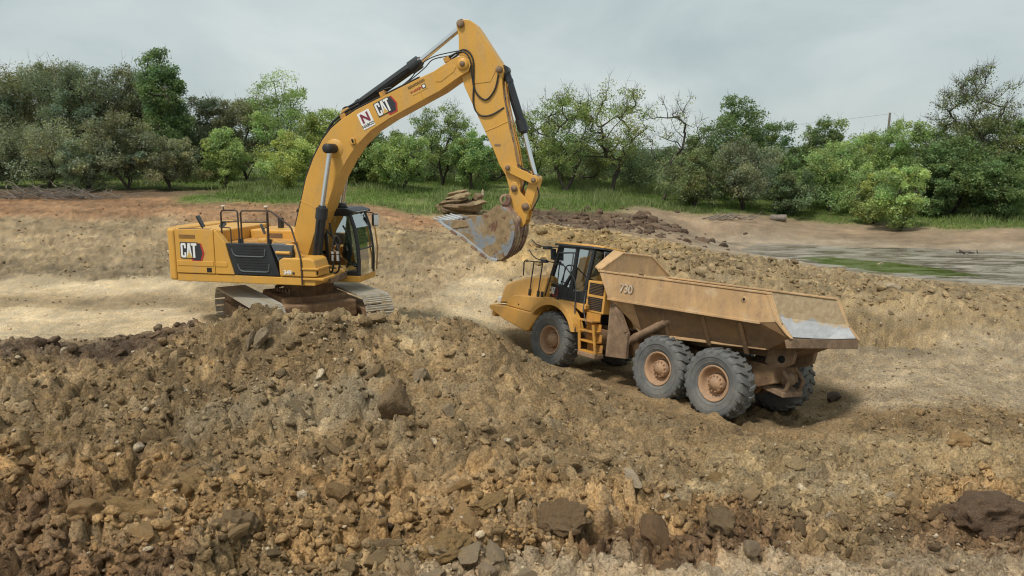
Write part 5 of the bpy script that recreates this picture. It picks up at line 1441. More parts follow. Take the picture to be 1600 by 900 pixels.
def boom():
    E = EXC
    Y = M['yellow']
    outer = [(-.16, 1.66), (-.24, 2.15), (-.16, 2.72), (.06, 3.45), (.25, 4.11), (.49, 4.65), (.78, 5.14), (1.06, 5.46), (1.35, 5.68), (1.82, 5.95), (2.74, 6.35), (3.6, 6.72), (4.03, 6.90), (4.18, 6.99), (4.5, 7.17), (4.66, 7.24), (4.84, 7.24), (4.97, 7.15), (5.0, 7.02)]
    inner = [(4.94, 6.86), (4.74, 6.76), (4.16, 6.39), (3.42, 6.03), (2.76, 5.71), (2.21, 5.39), (1.77, 4.99), (1.48, 4.6), (1.14, 4.06), (.96, 3.63), (.80, 3.2), (.42, 2.55), (.22, 2.0), (.14, 1.64), (.0, 1.58)]
    o = MB().prism(outer+inner, -.36, .36).build('boom', Y, E, .012)
    # side stiffener near the tip, weld seams, bosses
    MB().prism([(4.05, 6.62), (4.12, 6.83), (4.5, 7.04), (4.62, 6.98), (4.55, 6.86), (4.2, 6.62)], -.372, -.355).build('tip_plate', Y, o, .006)
    MB().tube([(.05, -.362, 3.50), (.50, -.362, 3.30), (.86, -.362, 3.42)], .008, 5).build('weld_seam', Y, o)
    MB().tube([(3.55, -.362, 6.68), (3.70, -.362, 6.20)], .008, 5).build('weld_seam', Y, o)
    MB().lathe([(0, .06), (.13, .06), (.15, .04), (.15, 0)], (4.80, -.36, 7.05), (0, -1, 0), 24).build('pin_boss', Y, o)
    MB().lathe([(0, .10), (.06, .10), (.07, .08), (.07, 0)], (4.80, -.36, 7.05), (0, -1, 0), 18).build('pin', M['rustmud'], o)
    MB().lathe([(0, .02), (.24, .02), (.26, 0)], (1.14, -.36, 4.92), (0, -1, 0), 28).build('pin_boss', Y, o)
    MB().lathe([(0, .5), (.10, .5), (.13, .47), (.13, .05), (.11, 0)], (1.14, -.36, 4.92), (0, -1, 0), 24).build('boom_pin', M['hose'], o)
    MB().lathe([(0, .5), (.10, .5), (.13, .47), (.13, .05), (.11, 0)], (1.14, .36, 4.92), (0, 1, 0), 24).build('boom_pin', M['rustmud'], o)
    w = MB().prism([(1.60, 5.13), (1.68, 5.21), (1.76, 5.19), (1.78, 5.05), (1.68, 5.02)], -.44, -.36).build('work_lamp', Y, o, .01)
    MB().cyl((1.69, -.45, 5.12), (1.72, -.43, 5.13), .05, n=12).build('lens', M['dark'], w)
    # top plate pipes
    for k, (dy, dz) in enumerate(((-.28, .03), (-.20, .05), (.22, .05), (.29, .03))):
        pts = [(x-.03, dy, z+dz) for x, z in outer[2:12]]
        MB().tube(pts, .026, 6).build('hydraulic_pipe', M['yellow_worn'] if k % 2 else M['hose'], o)
    for p in ((1.40, 5.74), (2.55, 6.31), (4.35, 7.14)):
        MB().box((p[0], -.22, p[1]+.04), (.16, .22, .13), (0, R(-24), 0)).build('pipe_clamp', M['yellow_worn'], o, .01)
    ang = R(25)
    cat_logo(o, face_matrix((2.47, -.364, 5.76), -1, ang), .34)
    sg = flat_piece('sign', [(0, 0), (.37, 0), (.37, .46), (0, .46)], 0, .006, M['white'], o)
    sg.matrix_local = face_matrix((2.02, -.364, 5.40), -1, ang)
    text('sign_letter', 'N', M['maroon'], sg, Matrix.Translation((.185, .27, .010)), .34, .012)
    text('sign_name', 'NABCO', M['blackprint'], sg, Matrix.Translation((.185, .075, .010)), .105, .002)
    st = flat_piece('sticker', [(0, 0), (.46, 0), (.46, .17), (0, .17)], 0, .005, M['sticker'], o)
    st.matrix_local = face_matrix((3.42, -.364, 6.28), -1, ang)
    text('sticker_text', 'WARREN', M['red'], st, Matrix.Translation((.16, .085, .009)), .085, .002)
    text('sticker_text', 'REINFORCED', M['bed_dark'], st, Matrix.Translation((.22, .225, .009)), .085, .002)
    q = MB().plan([(.33, .03), (.44, .03), (.44, .14), (.33, .14)], .006, .010).build('sticker_mark', M['blackprint'], st)
    MB().plan([(.35, .05), (.42, .05), (.42, .12), (.35, .12)], .011, .013).build('sticker_mark', M['white'], st)
    ram(E, (.55, -.62, 1.50), (.835, -.62, 3.32), (1.14, -.62, 4.92), .135, .065, 'boom_cylinder', pin=.28)
    ram(E, (.55, .62, 1.50), (.835, .62, 3.32), (1.14, .62, 4.92), .135, .065, 'boom_cylinder', pin=.28)
    MB().prism([(1.25, 5.60), (1.30, 5.95), (1.5, 6.02), (1.62, 5.85)], -.20, .20).build('cylinder_bracket', Y, o, .015)
    ram(E, (1.45, 0, 5.90), (3.50, 0, 7.18), (4.72, 0, 8.06), .145, .075, 'stick_cylinder', pin=.36)

def stick_and_bucket():
    E = EXC
    Y = M['yellow']
    W = M['yellow_worn']
    prof = [(4.60, 8.03), (4.66, 8.13), (4.78, 8.17), (4.95, 8.15), (5.10, 8.04), (5.22, 7.88), (5.53, 7.42), (5.83, 6.98), (5.86, 6.86), (5.80, 6.68), (5.85, 6.18), (5.99, 5.45), (6.12, 4.96), (6.22, 4.40), (6.30, 3.95), (6.24, 3.80), (6.12, 3.74), (6.02, 3.80), (5.90, 4.22), (5.72, 4.52), (5.56, 4.91), (5.10, 5.86), (4.80, 6.50), (4.70, 6.85), (4.66, 7.40), (4.66, 7.75)]
    o = MB().prism(prof, -.25, .25).build('stick', Y, E, .012)
    MB().prism([(5.05, 7.85), (5.50, 7.35), (5.72, 7.0), (5.5, 6.6), (5.0, 6.55), (4.9, 7.2)], -.262, -.245).build('side_plate', Y, o, .008)
    MB().tube([(5.35, -.255, 5.35), (5.62, -.255, 5.45), (5.95, -.255, 5.60)], .008, 5).build('weld_seam', Y, o)
    for x, z, r in ((4.72, 8.06, .10), (5.74, 6.90, .09), (5.98, 4.42, .10), (6.15, 3.89, .10)):
        MB().lathe([(0, .09), (r*.75, .09), (r, .06), (r, 0)], (x, -.25, z), (0, -1, 0), 20).build('pin', M['rustmud'], o)
    MB().span(5.60, 5.76, -.262, -.25, 4.98, 5.03).build('plate_tag', M['rustmud'], o)
    for k in range(5):
        t = k/4
        MB().box((5.86+.26*t, -.18, 6.15-1.35*t), (.12, .1, .05), (0, R(78), 0)).build('hose_clip', M['rustmud'], o)
    MB().tube([(5.88, -.2, 6.6), (5.93, -.2, 6.1), (6.06, -.2, 5.5), (6.2, -.2, 4.95), (6.29, -.2, 4.5)], .022, 6).build('hydraulic_pipe', W, o)
    MB().tube([(5.90, -.1, 6.6), (5.96, -.1, 6.1), (6.09, -.1, 5.5), (6.23, -.1, 4.95), (6.32, -.1, 4.4)], .022, 6).build('hydraulic_pipe', W, o)
    ram(E, (5.83, 0, 6.90), (6.33, 0, 5.36), (6.66, 0, 4.14), .115, .062, 'bucket_cylinder', pin=.3)
    # links
    def bar(name, p, q, r, ya, yb, mat=W):
        p, q = Vector((p[0], 0, p[1])), Vector((q[0], 0, q[1]))
        d = (q-p); a = math.atan2(d.z, d.x); pts = []
        for c, a0 in ((q, -math.pi/2), (p, math.pi/2)):
            for k in range(9):
                t = a+a0+math.pi*k/8
                pts.append((c.x+r*math.cos(t), c.z+r*math.sin(t)))
        return MB().prism(pts, ya, yb).build(name, mat, E, .008)
    for ya, yb in ((-.37, -.28), (.28, .37)):
        l = bar('idler_link', (5.98, 4.42), (6.66, 4.11), .105, ya, yb, Y)
        if ya < 0:
            for x, z in ((5.98, 4.42), (6.66, 4.11)):
                MB().lathe([(0, .05), (.05, .05), (.065, .03), (.065, 0)], (x, -.37, z), (0, -1, 0), 16).build('pin', M['rustmud'], l)
    l = bar('power_link', (6.66, 4.11), (6.45, 3.42), .125, -.24, .24, Y)
    MB().cyl((6.66, -.36, 4.11), (6.66, .36, 4.11), .085, n=18).build('pin', M['rustmud'], l)
    # coupler between stick and bucket
    c = MB()
    for ya, yb in ((-.33, -.265), (.265, .33)):
        c.prism([(6.03, 3.98), (6.10, 4.06), (6.22, 4.04), (6.32, 3.78), (6.57, 3.50), (6.58, 3.38), (6.50, 3.22), (6.44, 2.98), (6.36, 2.88), (6.28, 2.90), (6.08, 3.35), (6.0, 3.6)], ya, yb)
    c.span(6.12, 6.42, -.265, .265, 3.05, 3.30)
    c = c.build('coupler', Y, E, .012)
    for x, z, r in ((6.15, 3.89, .085), (6.45, 3.42, .10), (6.22, 3.08, .12)):
        MB().lathe([(0, .08), (r*.6, .08), (r*.7, .05), (r, .045), (r, 0)], (x, -.33, z), (0, -1, 0), 18).build('pin', M['rustmud'], c)
    # --- bucket
    W2 = .84
    floor = [(4.30, 3.00), (4.40, 2.93), (4.91, 2.64), (5.27, 2.35), (5.58, 2.11), (5.76, 2.05), (5.92, 2.07), (6.08, 2.20), (6.20, 2.42), (6.27, 2.68), (6.29, 2.95), (6.20, 3.25)]
    top = [(6.05, 3.40), (5.84, 3.51), (5.53, 3.26), (4.95, 3.07), (4.55, 3.07)]
    b = MB()
    b.sheet([[(x, -W2, z), (x, 0, z), (x, W2, z)] for x, z in floor+[(6.05, 3.36), (5.90, 3.40)]], True)
    b = b.build('bucket', M['bucket_rust'], E, solid=.05)
    for s in (-1, 1):
        MB().prism(floor+top, s*W2, s*(W2+.04)).build('side_plate', M['bucket'], b, .008)
        lip = [(4.26, 3.04), (4.40, 2.915), (4.91, 2.625), (5.27, 2.335), (5.62, 2.07), (5.80, 2.03)]
        lip2 = [(x+.035, z+.055) for x, z in lip[::-1]]
        MB().prism(lip+lip2, s*(W2+.03), s*(W2+.075)).build('wear_strip', M['steel'], b, .006)
        MB().prism([(4.18, 3.10), (4.55, 3.08), (4.98, 3.085), (5.05, 2.93), (4.62, 2.86), (4.36, 2.97)], s*(W2+.035), s*(W2+.065)).build('side_cutter', M['bucket'], b, .006)
        for x, z in ((4.66, 2.765), (4.93, 2.60), (5.2, 2.38), (5.46, 2.18)):
            MB().box((x, s*(W2+.0), z), (.20, .16, .09), (0, R(36), 0)).build('heel_shroud', M['bucket_rust'], b, .02)
        MB().prism([(5.55, 3.22), (5.86, 3.50), (6.0, 3.70), (6.08, 3.45), (6.2, 3.26), (6.30, 3.0), (6.02, 3.05)], s*.40-.03, s*.40+.03).build('ear', M['bucket_rust'], b, .01)
        MB().lathe([(.09, -.06), (.15, -.06), (.15, .06), (.09, .06), (.09, -.06)], (5.93, s*.40, 3.60), (0, 1, 0), 22).build('lift_eye', M['bucket_rust'], b, .01)
        MB().lathe([(0, .06), (.10, .06), (.13, .03), (.13, -.05)], (6.22, s*.44, 3.06), (0, s, 0), 20).build('pin_boss', M['bucket_rust'], b)
    for k in range(5):
        y = -.74+.37*k
        MB().hexa([(4.06, y-.03, 3.11), (4.42, y-.09, 2.88), (4.42, y+.09, 2.88), (4.06, y+.03, 3.11), (4.05, y-.03, 3.135), (4.44, y-.09, 3.03), (4.44, y+.09, 3.03), (4.05, y+.03, 3.135)]).build('tooth', M['steel'], b, .008)
    for k in range(4):
        MB().sheet([[(x+.035, -.62+.41*k-.06, z-.03), (x+.035, -.62+.41*k+.06, z-.03)] for x, z in floor[5:11]], True).build('wear_plate', M['bucket_rust'], b, solid=.03)
    MB().lathe([(.05, -.03), (.10, -.03), (.10, .03), (.05, .03), (.05, -.03)], (6.33, 0, 2.70), (0, 1, 0), 16).build('lift_eye', M['bucket_rust'], b)

def undercarriage():
    E = EXC
    a = R(-43.5); ux, uy = -.42, .28
    MB().lathe([(0, 1.30), (.78, 1.30), (.78, 1.17), (.70, 1.17), (.70, .86), (0, .86)], (0, 0, 0), (0, 0, 1), 40).build('turntable', M['chassis'], E)
    root = MB()
    root.span(-.95, .95, -.95, .95, .38, .86)
    root.span(-1.35, -.55, -1.05, 1.05, .25, .70); root.span(.55, 1.35, -1.05, 1.05, .25, .70)
    o = root.build('carbody', M['chassis'], E, .05)
    o.rotation_euler = (0, 0, a)
    o.location = (ux*.5, uy*.5, 0)
    g = MB().span(.86, .90, -.95, .95, .70, .78).build('deck_edge', M['trim'], o)
    for k in range(44):
        t = 2*math.pi*k/44
        MB().box((.80*math.cos(t), .80*math.sin(t), .98), (.05, .05, .10), (0, 0, t)).build('gear_tooth', M['chassis'], o)
    # one shoe with three grousers
    L_, rr = 3.50, .47
    w = .41
    sm = MB()
    sm.span(-.084, .084, -w, w, 0, .022)
    for x in (-.068, 0, .068):
        sm.prism([(x-.014, .02), (x-.008, .062), (x+.008, .062), (x+.014, .02)], -w, w)
    shoe = sm.mesh('track_shoe', M['shoe'])
    per = 2*L_+2*math.pi*rr
    n = 48
    for s in (1, -1):
        cy = s*1.52
        f = MB()
        f.span(-L_/2, L_/2, -.20, .20, .18, .60)
        f.prism([(-L_/2-.2, .30), (-L_/2, .62), (L_/2, .62), (L_/2+.2, .30), (L_/2, .14), (-L_/2, .14)], -.26, .26)
        tr = f.build('track', M['chassis'], E, .02)
        tr.rotation_euler = (0, 0, a)
        tr.location = (ux-math.sin(a)*cy, uy+math.cos(a)*cy, -.18)
        for e in (-1, 1):
            MB().lathe([(0, -.16), (.33, -.16), (.40, -.10), (.40, .10), (.33, .16), (0, .16)], (e*L_/2, 0, .505), (0, 1, 0), 22).build('idler_wheel', M['chassis'], tr)
        for k in range(8):
            x = -L_/2+.25+k*(L_-.5)/7
            MB().cyl((x, -.24, .20), (x, .24, .20), .12, n=12).build('roller', M['rustmud'], tr)
        for k in range(n):
            t = (k+.5)/n*per
            if t < L_: p = (-L_/2+t, rr); th = 0
            elif t < L_+math.pi*rr:
                q = (t-L_)/rr; p = (L_/2+rr*math.sin(q), rr*math.cos(q)); th = q
            elif t < 2*L_+math.pi*rr: p = (L_/2-(t-L_-math.pi*rr), -rr); th = math.pi
            else:
                q = (t-2*L_-math.pi*rr)/rr; p = (-L_/2-rr*math.sin(q), -rr*math.cos(q)); th = math.pi+q
            so = link(bpy.data.objects.new('track_shoe', shoe), tr)
            so.location = (p[0], 0, .505+p[1]); so.rotation_euler = (0, th, 0)

def hoses():
    E = EXC
    H_ = M['hose']
    def hose(pts, r=.022):
        P = [Vector(p) for p in pts]; out = []
        for i in range(len(P)-1):
            p0, p1, p2, p3 = P[max(i-1, 0)], P[i], P[i+1], P[min(i+2, len(P)-1)]
            for k in range(6):
                t = k/6
                out.append(0.5*((2*p1)+(p2-p0)*t+(2*p0-5*p1+4*p2-p3)*t*t+(3*p1-p0-3*p2+p3)*t**3))
        out.append(P[-1])
        MB().tube(out, r, 6).build('hose', H_, E)
    # loops from boom tip to stick
    hose([(4.35, -.30, 7.22), (4.75, -.33, 7.36), (4.98, -.34, 7.18), (5.02, -.30, 6.75), (5.12, -.29, 6.35), (5.38, -.28, 6.15), (5.62, -.28, 6.4), (5.72, -.28, 6.78)])
    hose([(4.35, -.20, 7.2), (4.78, -.25, 7.42), (5.04, -.29, 7.2), (5.06, -.28, 6.6), (5.05, -.28, 6.05), (5.2, -.28, 5.78), (5.5, -.28, 5.76), (5.86, -.25, 5.95)])
    hose([(4.30, .10, 7.2), (4.78, .1, 7.45), (5.0, .1, 7.2)], .026)
    hose([(2.9, -.22, 6.48), (3.2, -.22, 6.62), (3.7, -.22, 6.98), (3.95, -.22, 7.2), (4.4, -.24, 7.28), (4.75, -.25, 7.36)], .014)
    hose([(2.9, -.14, 6.48), (3.3, -.14, 6.75), (3.6, -.14, 7.1), (4.0, -.14, 7.3), (4.7, -.14, 7.42)], .014)
    hose([(1.42, -.15, 6.0), (1.9, -.15, 6.22), (2.35, -.15, 6.42), (2.75, -.15, 6.52)], .03)
    hose([(.82, -.25, 5.25), (1.05, -.27, 5.6), (1.45, -.25, 5.9), (1.85, -.25, 6.1)], .035)
    # boom foot hoses beside the cylinder
    hose([(.80, -.35, 1.62), (.95, -.45, 1.52), (1.05, -.5, 1.8), (1.03, -.5, 2.2), (1.12, -.45, 2.55), (1.22, -.4, 2.35), (1.08, -.4, 2.15)], .028)
    hose([(.75, -.30, 1.55), (1.05, -.35, 1.50), (1.2, -.45, 1.75), (1.18, -.45, 2.2), (1.0, -.4, 2.5), (.92, -.4, 2.9)], .028)
    hose([(.72, .2, 1.55), (.9, .1, 1.5), (1.0, 0, 1.9), (.9, -.1, 2.4), (.7, -.2, 2.7)], .028)
    for x in (1.03, 1.18):
        MB().cyl((x, -.5, 1.86), (x, -.5, 2.02), .042, n=12).build('hose_fitting', M['steel'], E)
        MB().cyl((x, -.5, 2.05), (x, -.5, 2.12), .048, n=12).build('hose_fitting', M['steel'], E)
    hose([(6.22, -.15, 4.5), (6.36, -.18, 4.35), (6.42, -.2, 4.1), (6.32, -.2, 3.8), (6.30, -.2, 3.5)], .022)
    hose([(6.25, .05, 4.4), (6.5, -.05, 4.3), (6.48, -.1, 3.95), (6.36, -.1, 3.6)], .022)
    hose([(6.70, -.2, 4.0), (6.78, -.2, 3.7), (6.64, -.2, 3.4), (6.60, -.2, 3.3)], .02)
excavator()

# ------------------------------------------------------------------ the operator
def operator():
    root_m = EXC.matrix_basis
    J = {  # joint: (pos, radius)
        'pelvis': ((.22, .94, 1.90), .15), 'belly': ((.17, .94, 2.08), .14), 'chest': ((.14, .94, 2.30), .155), 'neck': ((.16, .94, 2.50), .06),
        'head': ((.20, .94, 2.62), .085), 'crown': ((.20, .94, 2.72), .075),
        'hip_l': ((.26, 1.04, 1.90), .10), 'knee_l': ((.68, 1.08, 1.93), .075), 'ankle_l': ((.82, 1.08, 1.50), .05), 'toe_l': ((.98, 1.08, 1.46), .045),
        'hip_r': ((.26, .84, 1.90), .10), 'knee_r': ((.68, .80, 1.93), .075), 'ankle_r': ((.82, .80, 1.50), .05), 'toe_r': ((.98, .80, 1.46), .045),
        'sh_l': ((.14, 1.13, 2.38), .065), 'el_l': ((.24, 1.20, 2.10), .05), 'wr_l': ((.50, 1.16, 2.10), .035), 'ha_l': ((.60, 1.15, 2.12), .035),
        'sh_r': ((.14, .75, 2.38), .065), 'el_r': ((.26, .68, 2.12), .05), 'wr_r': ((.52, .62, 2.10), .035), 'ha_r': ((.62, .60, 2.13), .035)}
    ed = [('pelvis', 'belly'), ('belly', 'chest'), ('chest', 'neck'), ('neck', 'head'), ('head', 'crown')]
    for s in 'lr':
        ed += [('pelvis', 'hip_'+s), ('hip_'+s, 'knee_'+s), ('knee_'+s, 'ankle_'+s), ('ankle_'+s, 'toe_'+s), ('chest', 'sh_'+s), ('sh_'+s, 'el_'+s), ('el_'+s, 'wr_'+s), ('wr_'+s, 'ha_'+s)]
    rad = {k: v[1] for k, v in J.items()}
    pos = {k: v[0] for k, v in J.items()}
    for s, sg in (('l', 1), ('r', -1)):                    # four fingers and a thumb round the levers
        hx, hy, hz = pos['ha_'+s]
        for i in range(4):
            yo = (i-1.5)*.02
            a, b = 'f%d_%s' % (i, s), 'g%d_%s' % (i, s)
            pos[a] = (hx+.045, hy+yo, hz+.012); rad[a] = .0095
            pos[b] = (hx+.065-.004*abs(i-1.5), hy+yo, hz-.022); rad[b] = .008
            ed += [('ha_'+s, a), (a, b)]
        t = 't_'+s
        pos[t] = (hx+.01, hy-sg*.05, hz+.0); rad[t] = .011
        t2 = 'u_'+s
        pos[t2] = (hx+.045, hy-sg*.045, hz-.01); rad[t2] = .009
        ed += [('ha_'+s, t), (t, t2)]
    names = list(pos)
    me_ = bpy.data.meshes.new('person')
    me_.from_pydata([pos[n] for n in names], [(names.index(a), names.index(b)) for a, b in ed], [])
    o = link(bpy.data.objects.new('person', me_))
    sk = o.modifiers.new('skin', 'SKIN')
    lay = me_.skin_vertices[0].data
    for i, n in enumerate(names):
        lay[i].radius = (rad[n], rad[n]); lay[i].use_root = (n == 'pelvis')
    sk.use_smooth_shade = True
    sub = o.modifiers.new('sub', 'SUBSURF'); sub.levels = 1; sub.render_levels = 1
    dg = bpy.context.evaluated_depsgraph_get()
    m2 = bpy.data.meshes.new_from_object(o.evaluated_get(dg))
    o.modifiers.clear()
    o.data = m2
    for mt in (M['shirt'], M['jeans'], M['skin']): m2.materials.append(mt)
    for p in m2.polygons:
        c = p.center
        p.material_index = 2 if (c.z > 2.47 and .84 < c.y < 1.04) or (c.x > .5 and c.z > 2.03) else (1 if c.z < 2.02 else 0)
    o.matrix_world = root_m @ CAB_M
    hat = MB().lathe([(0, .13), (.07, .12), (.10, .08), (.112, 0), (.108, -.01)], (.20, .94, 2.70), (0, 0, 1), 18)
    hat.prism([(.28, 2.69), (.42, 2.675), (.42, 2.685), (.28, 2.705)], .87, 1.01)
    hat.build('cap', M['seat'], o)
    e = MB()
    for y in (.91, .97): e.lathe([(0, .012), (.010, .008), (.014, 0)], (.283, y, 2.635), (1, 0, 0), 8)
    e.build('eyes', M['dark'], o)
    MB().prism([(.27, 2.60), (.31, 2.59), (.275, 2.64)], .928, .952).build('nose', M['skin'], o)
    tag(o, 'person in blue jeans seated at the levers inside the excavator cab', 'person')
operator()

# ------------------------------------------------------------------ articulated dump truck
TRK = empty('dump_truck', (5.15, 18.75, -.35), (R(9.0), R(.6), R(128.1)))
tag(TRK, 'dusty yellow articulated dump truck with an empty bed, seen from behind', 'dump truck')

def dump_truck():
    T = TRK
    Y, B, K = M['yellow_truck'], M['black'], M['chassis']
    # --- bed shell by cross sections
    def sec(x, zr, zb, zf, yb, yo=1.45):
        return [(x, yo, zr), (x, yo, zb), (x, yb, zf), (x, yb*.5, zf-.03), (x, -yb*.5, zf-.03), (x, -yb, zf), (x, -yo, zb), (x, -yo, zr)]
    S = [sec(1.85, 3.00, 2.34, 1.56, .95), sec(0.6, 3.02, 2.36, 1.62, .97), sec(-.8, 3.04, 2.39, 1.70, 1.0), sec(-1.95, 3.06, 2.42, 1.86, 1.05)]
    tail = [(-2.06, 1.45, 3.06), (-2.42, 1.45, 2.48), (-2.70, 1.42, 2.19), (-2.70, .5, 2.17), (-2.70, -.5, 2.17), (-2.70, -1.42, 2.19), (-2.42, -1.45, 2.48), (-2.06, -1.45, 3.06)]
    shell = MB()
    shell.sheet([[p for p in r[1:7]] for r in S]+[tail[1:7]])
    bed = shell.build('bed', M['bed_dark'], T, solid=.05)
    # inner lining: polished floor, mud clinging to the walls
    ins = lambda r, k: [(x, y*(1-.045), z+.05) for x, y, z in r]
    rows = [ins(r, 0) for r in S]+[[(x+.01, y*.955, z+.04) for x, y, z in tail]]
    MB().sheet([r[2:6] for r in rows]).build('bed_floor', M['liner_mix'], bed)
    MB().sheet([r[0:3] for r in rows]).build('wall_lining', M['liner_mix'], bed)
    fl = [r[5:8] for r in rows]
    MB().sheet([[r[0], r[1]] for r in fl]).build('wall_lining', M['liner_mix'], bed)
    MB().sheet([[r[1], r[2]] for r in fl]).build('wall_lining', M['liner_mix'], bed)
    for s in (1, -1):
        yo = 1.45*s
        r_ = MB()
        r_.prism([(3.19, 3.0), (-2.05, 3.065), (-2.42, 2.50), (-1.93, 2.42), (2.75, 2.325)], yo-.03*s, yo+.035*s)
        r_ = r_.build('side_rail', M['bed'], bed, .01)
        MB().prism([(3.22, 3.0), (3.22, 3.05), (-2.05, 3.115), (-2.08, 3.066)], yo-.10*s, yo+.06*s).build('top_flange', M['bed'], r_, .012)
        MB().prism([(2.75, 2.29), (2.77, 2.35), (-1.93, 2.445), (-1.94, 2.385)], yo-.02*s, yo+.06*s).build('lower_flange', M['bed'], r_, .01)
        MB().lathe([(.035, .055), (.075, .055), (.08, .04), (.08, .03)], (-1.45, yo*.99, 2.87), (0, s, 0), 18).build('lift_hole_rim', M['bed'], r_)
        MB().lathe([(0, .052), (.035, .052)], (-1.45, yo*.99, 2.87), (0, s, 0), 14).build('lift_hole', M['dark'], r_)
        MB().prism([(-2.40, 2.52), (-2.36, 2.58), (-2.10, 3.06), (-2.02, 3.06), (-2.30, 2.52), (-2.62, 2.26), (-2.74, 2.20)], yo-.06*s, yo+.06*s).build('tail_edge', M['bed'], r_, .01)
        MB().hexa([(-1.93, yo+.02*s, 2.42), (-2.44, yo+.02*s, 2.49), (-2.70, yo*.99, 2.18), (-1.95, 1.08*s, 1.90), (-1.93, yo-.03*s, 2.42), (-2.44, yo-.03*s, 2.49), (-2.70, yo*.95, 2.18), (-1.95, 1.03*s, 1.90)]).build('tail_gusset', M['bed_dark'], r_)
    MB().prism([(-2.72, 2.20), (-2.74, 1.99), (-2.62, 1.97), (-2.55, 2.14)], -1.44, 1.44).build('tail_lip', M['rustmud'], bed, .012)
    # underside ribs
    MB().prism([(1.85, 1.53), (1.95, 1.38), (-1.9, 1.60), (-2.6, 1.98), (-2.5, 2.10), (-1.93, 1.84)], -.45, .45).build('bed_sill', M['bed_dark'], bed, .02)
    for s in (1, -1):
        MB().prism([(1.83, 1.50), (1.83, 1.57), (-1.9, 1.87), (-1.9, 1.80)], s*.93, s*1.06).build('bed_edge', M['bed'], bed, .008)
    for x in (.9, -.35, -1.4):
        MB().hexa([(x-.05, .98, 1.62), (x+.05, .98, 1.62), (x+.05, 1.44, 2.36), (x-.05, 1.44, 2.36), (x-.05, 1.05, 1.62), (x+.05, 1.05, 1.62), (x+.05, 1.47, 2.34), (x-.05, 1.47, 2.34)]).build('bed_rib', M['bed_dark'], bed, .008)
    # front wall and spill guard
    fw = MB()
    fw.hexa([(1.85, 0.95, 1.55), (3.16, 1.42, 2.99), (3.16, -1.42, 2.99), (1.85, -.95, 1.55), (1.93, .95, 1.50), (3.24, 1.42, 2.94), (3.24, -1.42, 2.94), (1.93, -.95, 1.50)])
    fw.add([(2.75, 1.44, 2.33), (1.85, .95, 1.56), (1.85, 1.44, 2.34)], [(0, 1, 2)]); fw.add([(2.75, -1.44, 2.33), (1.85, -.95, 1.56), (1.85, -1.44, 2.34)], [(0, 1, 2)])
    fw.build('front_wall', M['bed'], bed)
    hb = MB()
    A = [(3.20, 1.46, 3.04), (3.20, .64, 3.56), (3.20, -.56, 3.56), (3.20, -1.46, 3.04)]
    hb.add([*A, *[(x+.05, y, z) for x, y, z in A]], [(0, 1, 2, 3), (7, 6, 5, 4), (0, 4, 5, 1), (1, 5, 6, 2), (2, 6, 7, 3), (3, 7, 4, 0)])
    hb = hb.build('headboard', M['bed'], bed)
    MB().tube([(3.21, 1.46, 3.06), (3.21, .64, 3.58), (3.21, -.56, 3.58), (3.21, -1.46, 3.06)], .035, 6).build('headboard_rim', M['bed'], hb)
    MB().hexa([(3.22, 1.46, 3.02), (3.22, .64, 3.57), (3.55, .66, 3.60), (3.50, 1.36, 3.10), (3.22, 1.46, 3.06), (3.22, .64, 3.61), (3.55, .66, 3.64), (3.50, 1.36, 3.14)]).build('spill_guard', M['bed'], hb)
    MB().hexa([(3.22, -1.46, 3.02), (3.22, -.56, 3.57), (3.55, -.66, 3.60), (3.50, -1.36, 3.10), (3.22, -1.46, 3.06), (3.22, -.56, 3.61), (3.55, -.66, 3.64), (3.50, -1.36, 3.14)]).build('spill_guard', M['bed'], hb)
    text('model_number_shadow', '730', M['bed_dark'], T, face_matrix((2.105, 1.490, 2.645), 1, R(-1)), .31, .016, .002)
    text('model_number', '730', M['fadewhite'], T, face_matrix((2.13, 1.497, 2.66), 1, R(-1)), .30, .010, .002)
    # --- rear chassis
    ch = MB()
    for s in (1, -1):
        ch.prism([(-1.9, 1.02), (-1.75, 1.42), (3.3, 1.30), (3.3, .85), (1.9, .78), (-1.5, .85)], s*.34, s*.52)
    ch.span(-1.85, -1.65, -.5, .5, 1.0, 1.38); ch.span(.4, .6, -.34, .34, .95, 1.3); ch.span(2.4, 2.7, -.34, .34, .9, 1.3)
    ch = ch.build('rear_frame', K, T, .02)
    for s in (1, -1):
        MB().prism([(-2.3, 1.95), (-2.25, 1.55), (-2.05, 1.42), (-1.8, 1.36), (-1.55, 1.45), (-1.6, 1.75)], s*.36, s*.50).build('bed_hinge', M['rustmud'], ch, .02)
        MB().lathe([(0, .05), (.07, .05), (.09, 0)], (-1.98, s*.50, 1.60), (0, s, 0), 14).build('hinge_pin', M['dark'], ch)
        MB().prism([(-1.1, .62), (-.95, 1.0), (.95, 1.0), (1.1, .62), (.85, .50), (0, .62), (-.85, .50)], s*.56, s*.74).build('walking_beam', K, ch, .03)
        MB().tube([(-1.95, s*.3, 1.30), (-2.12, s*.3, 1.12), (-2.08, s*.3, .90), (-1.9, s*.3, .80)], .05, 8).build('tow_bracket', M['rustmud'], ch)
    MB().prism([(-2.1, .72), (-2.1, .84), (-1.5, .98), (-1.5, .82)], -.42, .42).build('rear_guard', M['rustmud'], ch, .02)
    MB().lathe([(0, .16), (.10, .15), (.17, .05), (.17, -.1)], (-1.95, .05, 1.12), (-1, 0, 0), 16).build('axle_cover', M['rustmud'], ch)
    for x in (-.85, .85, 5.0):
        ax = MB(); ax.cyl((x, -.95, .81), (x, .95, .81), .16, n=16)
        ax.lathe([(.16, -.36), (.30, -.22), (.34, 0), (.30, .22), (.16, .36)], (x, 0, .81), (0, 1, 0), 18)
        ax.build('axle', K, T)
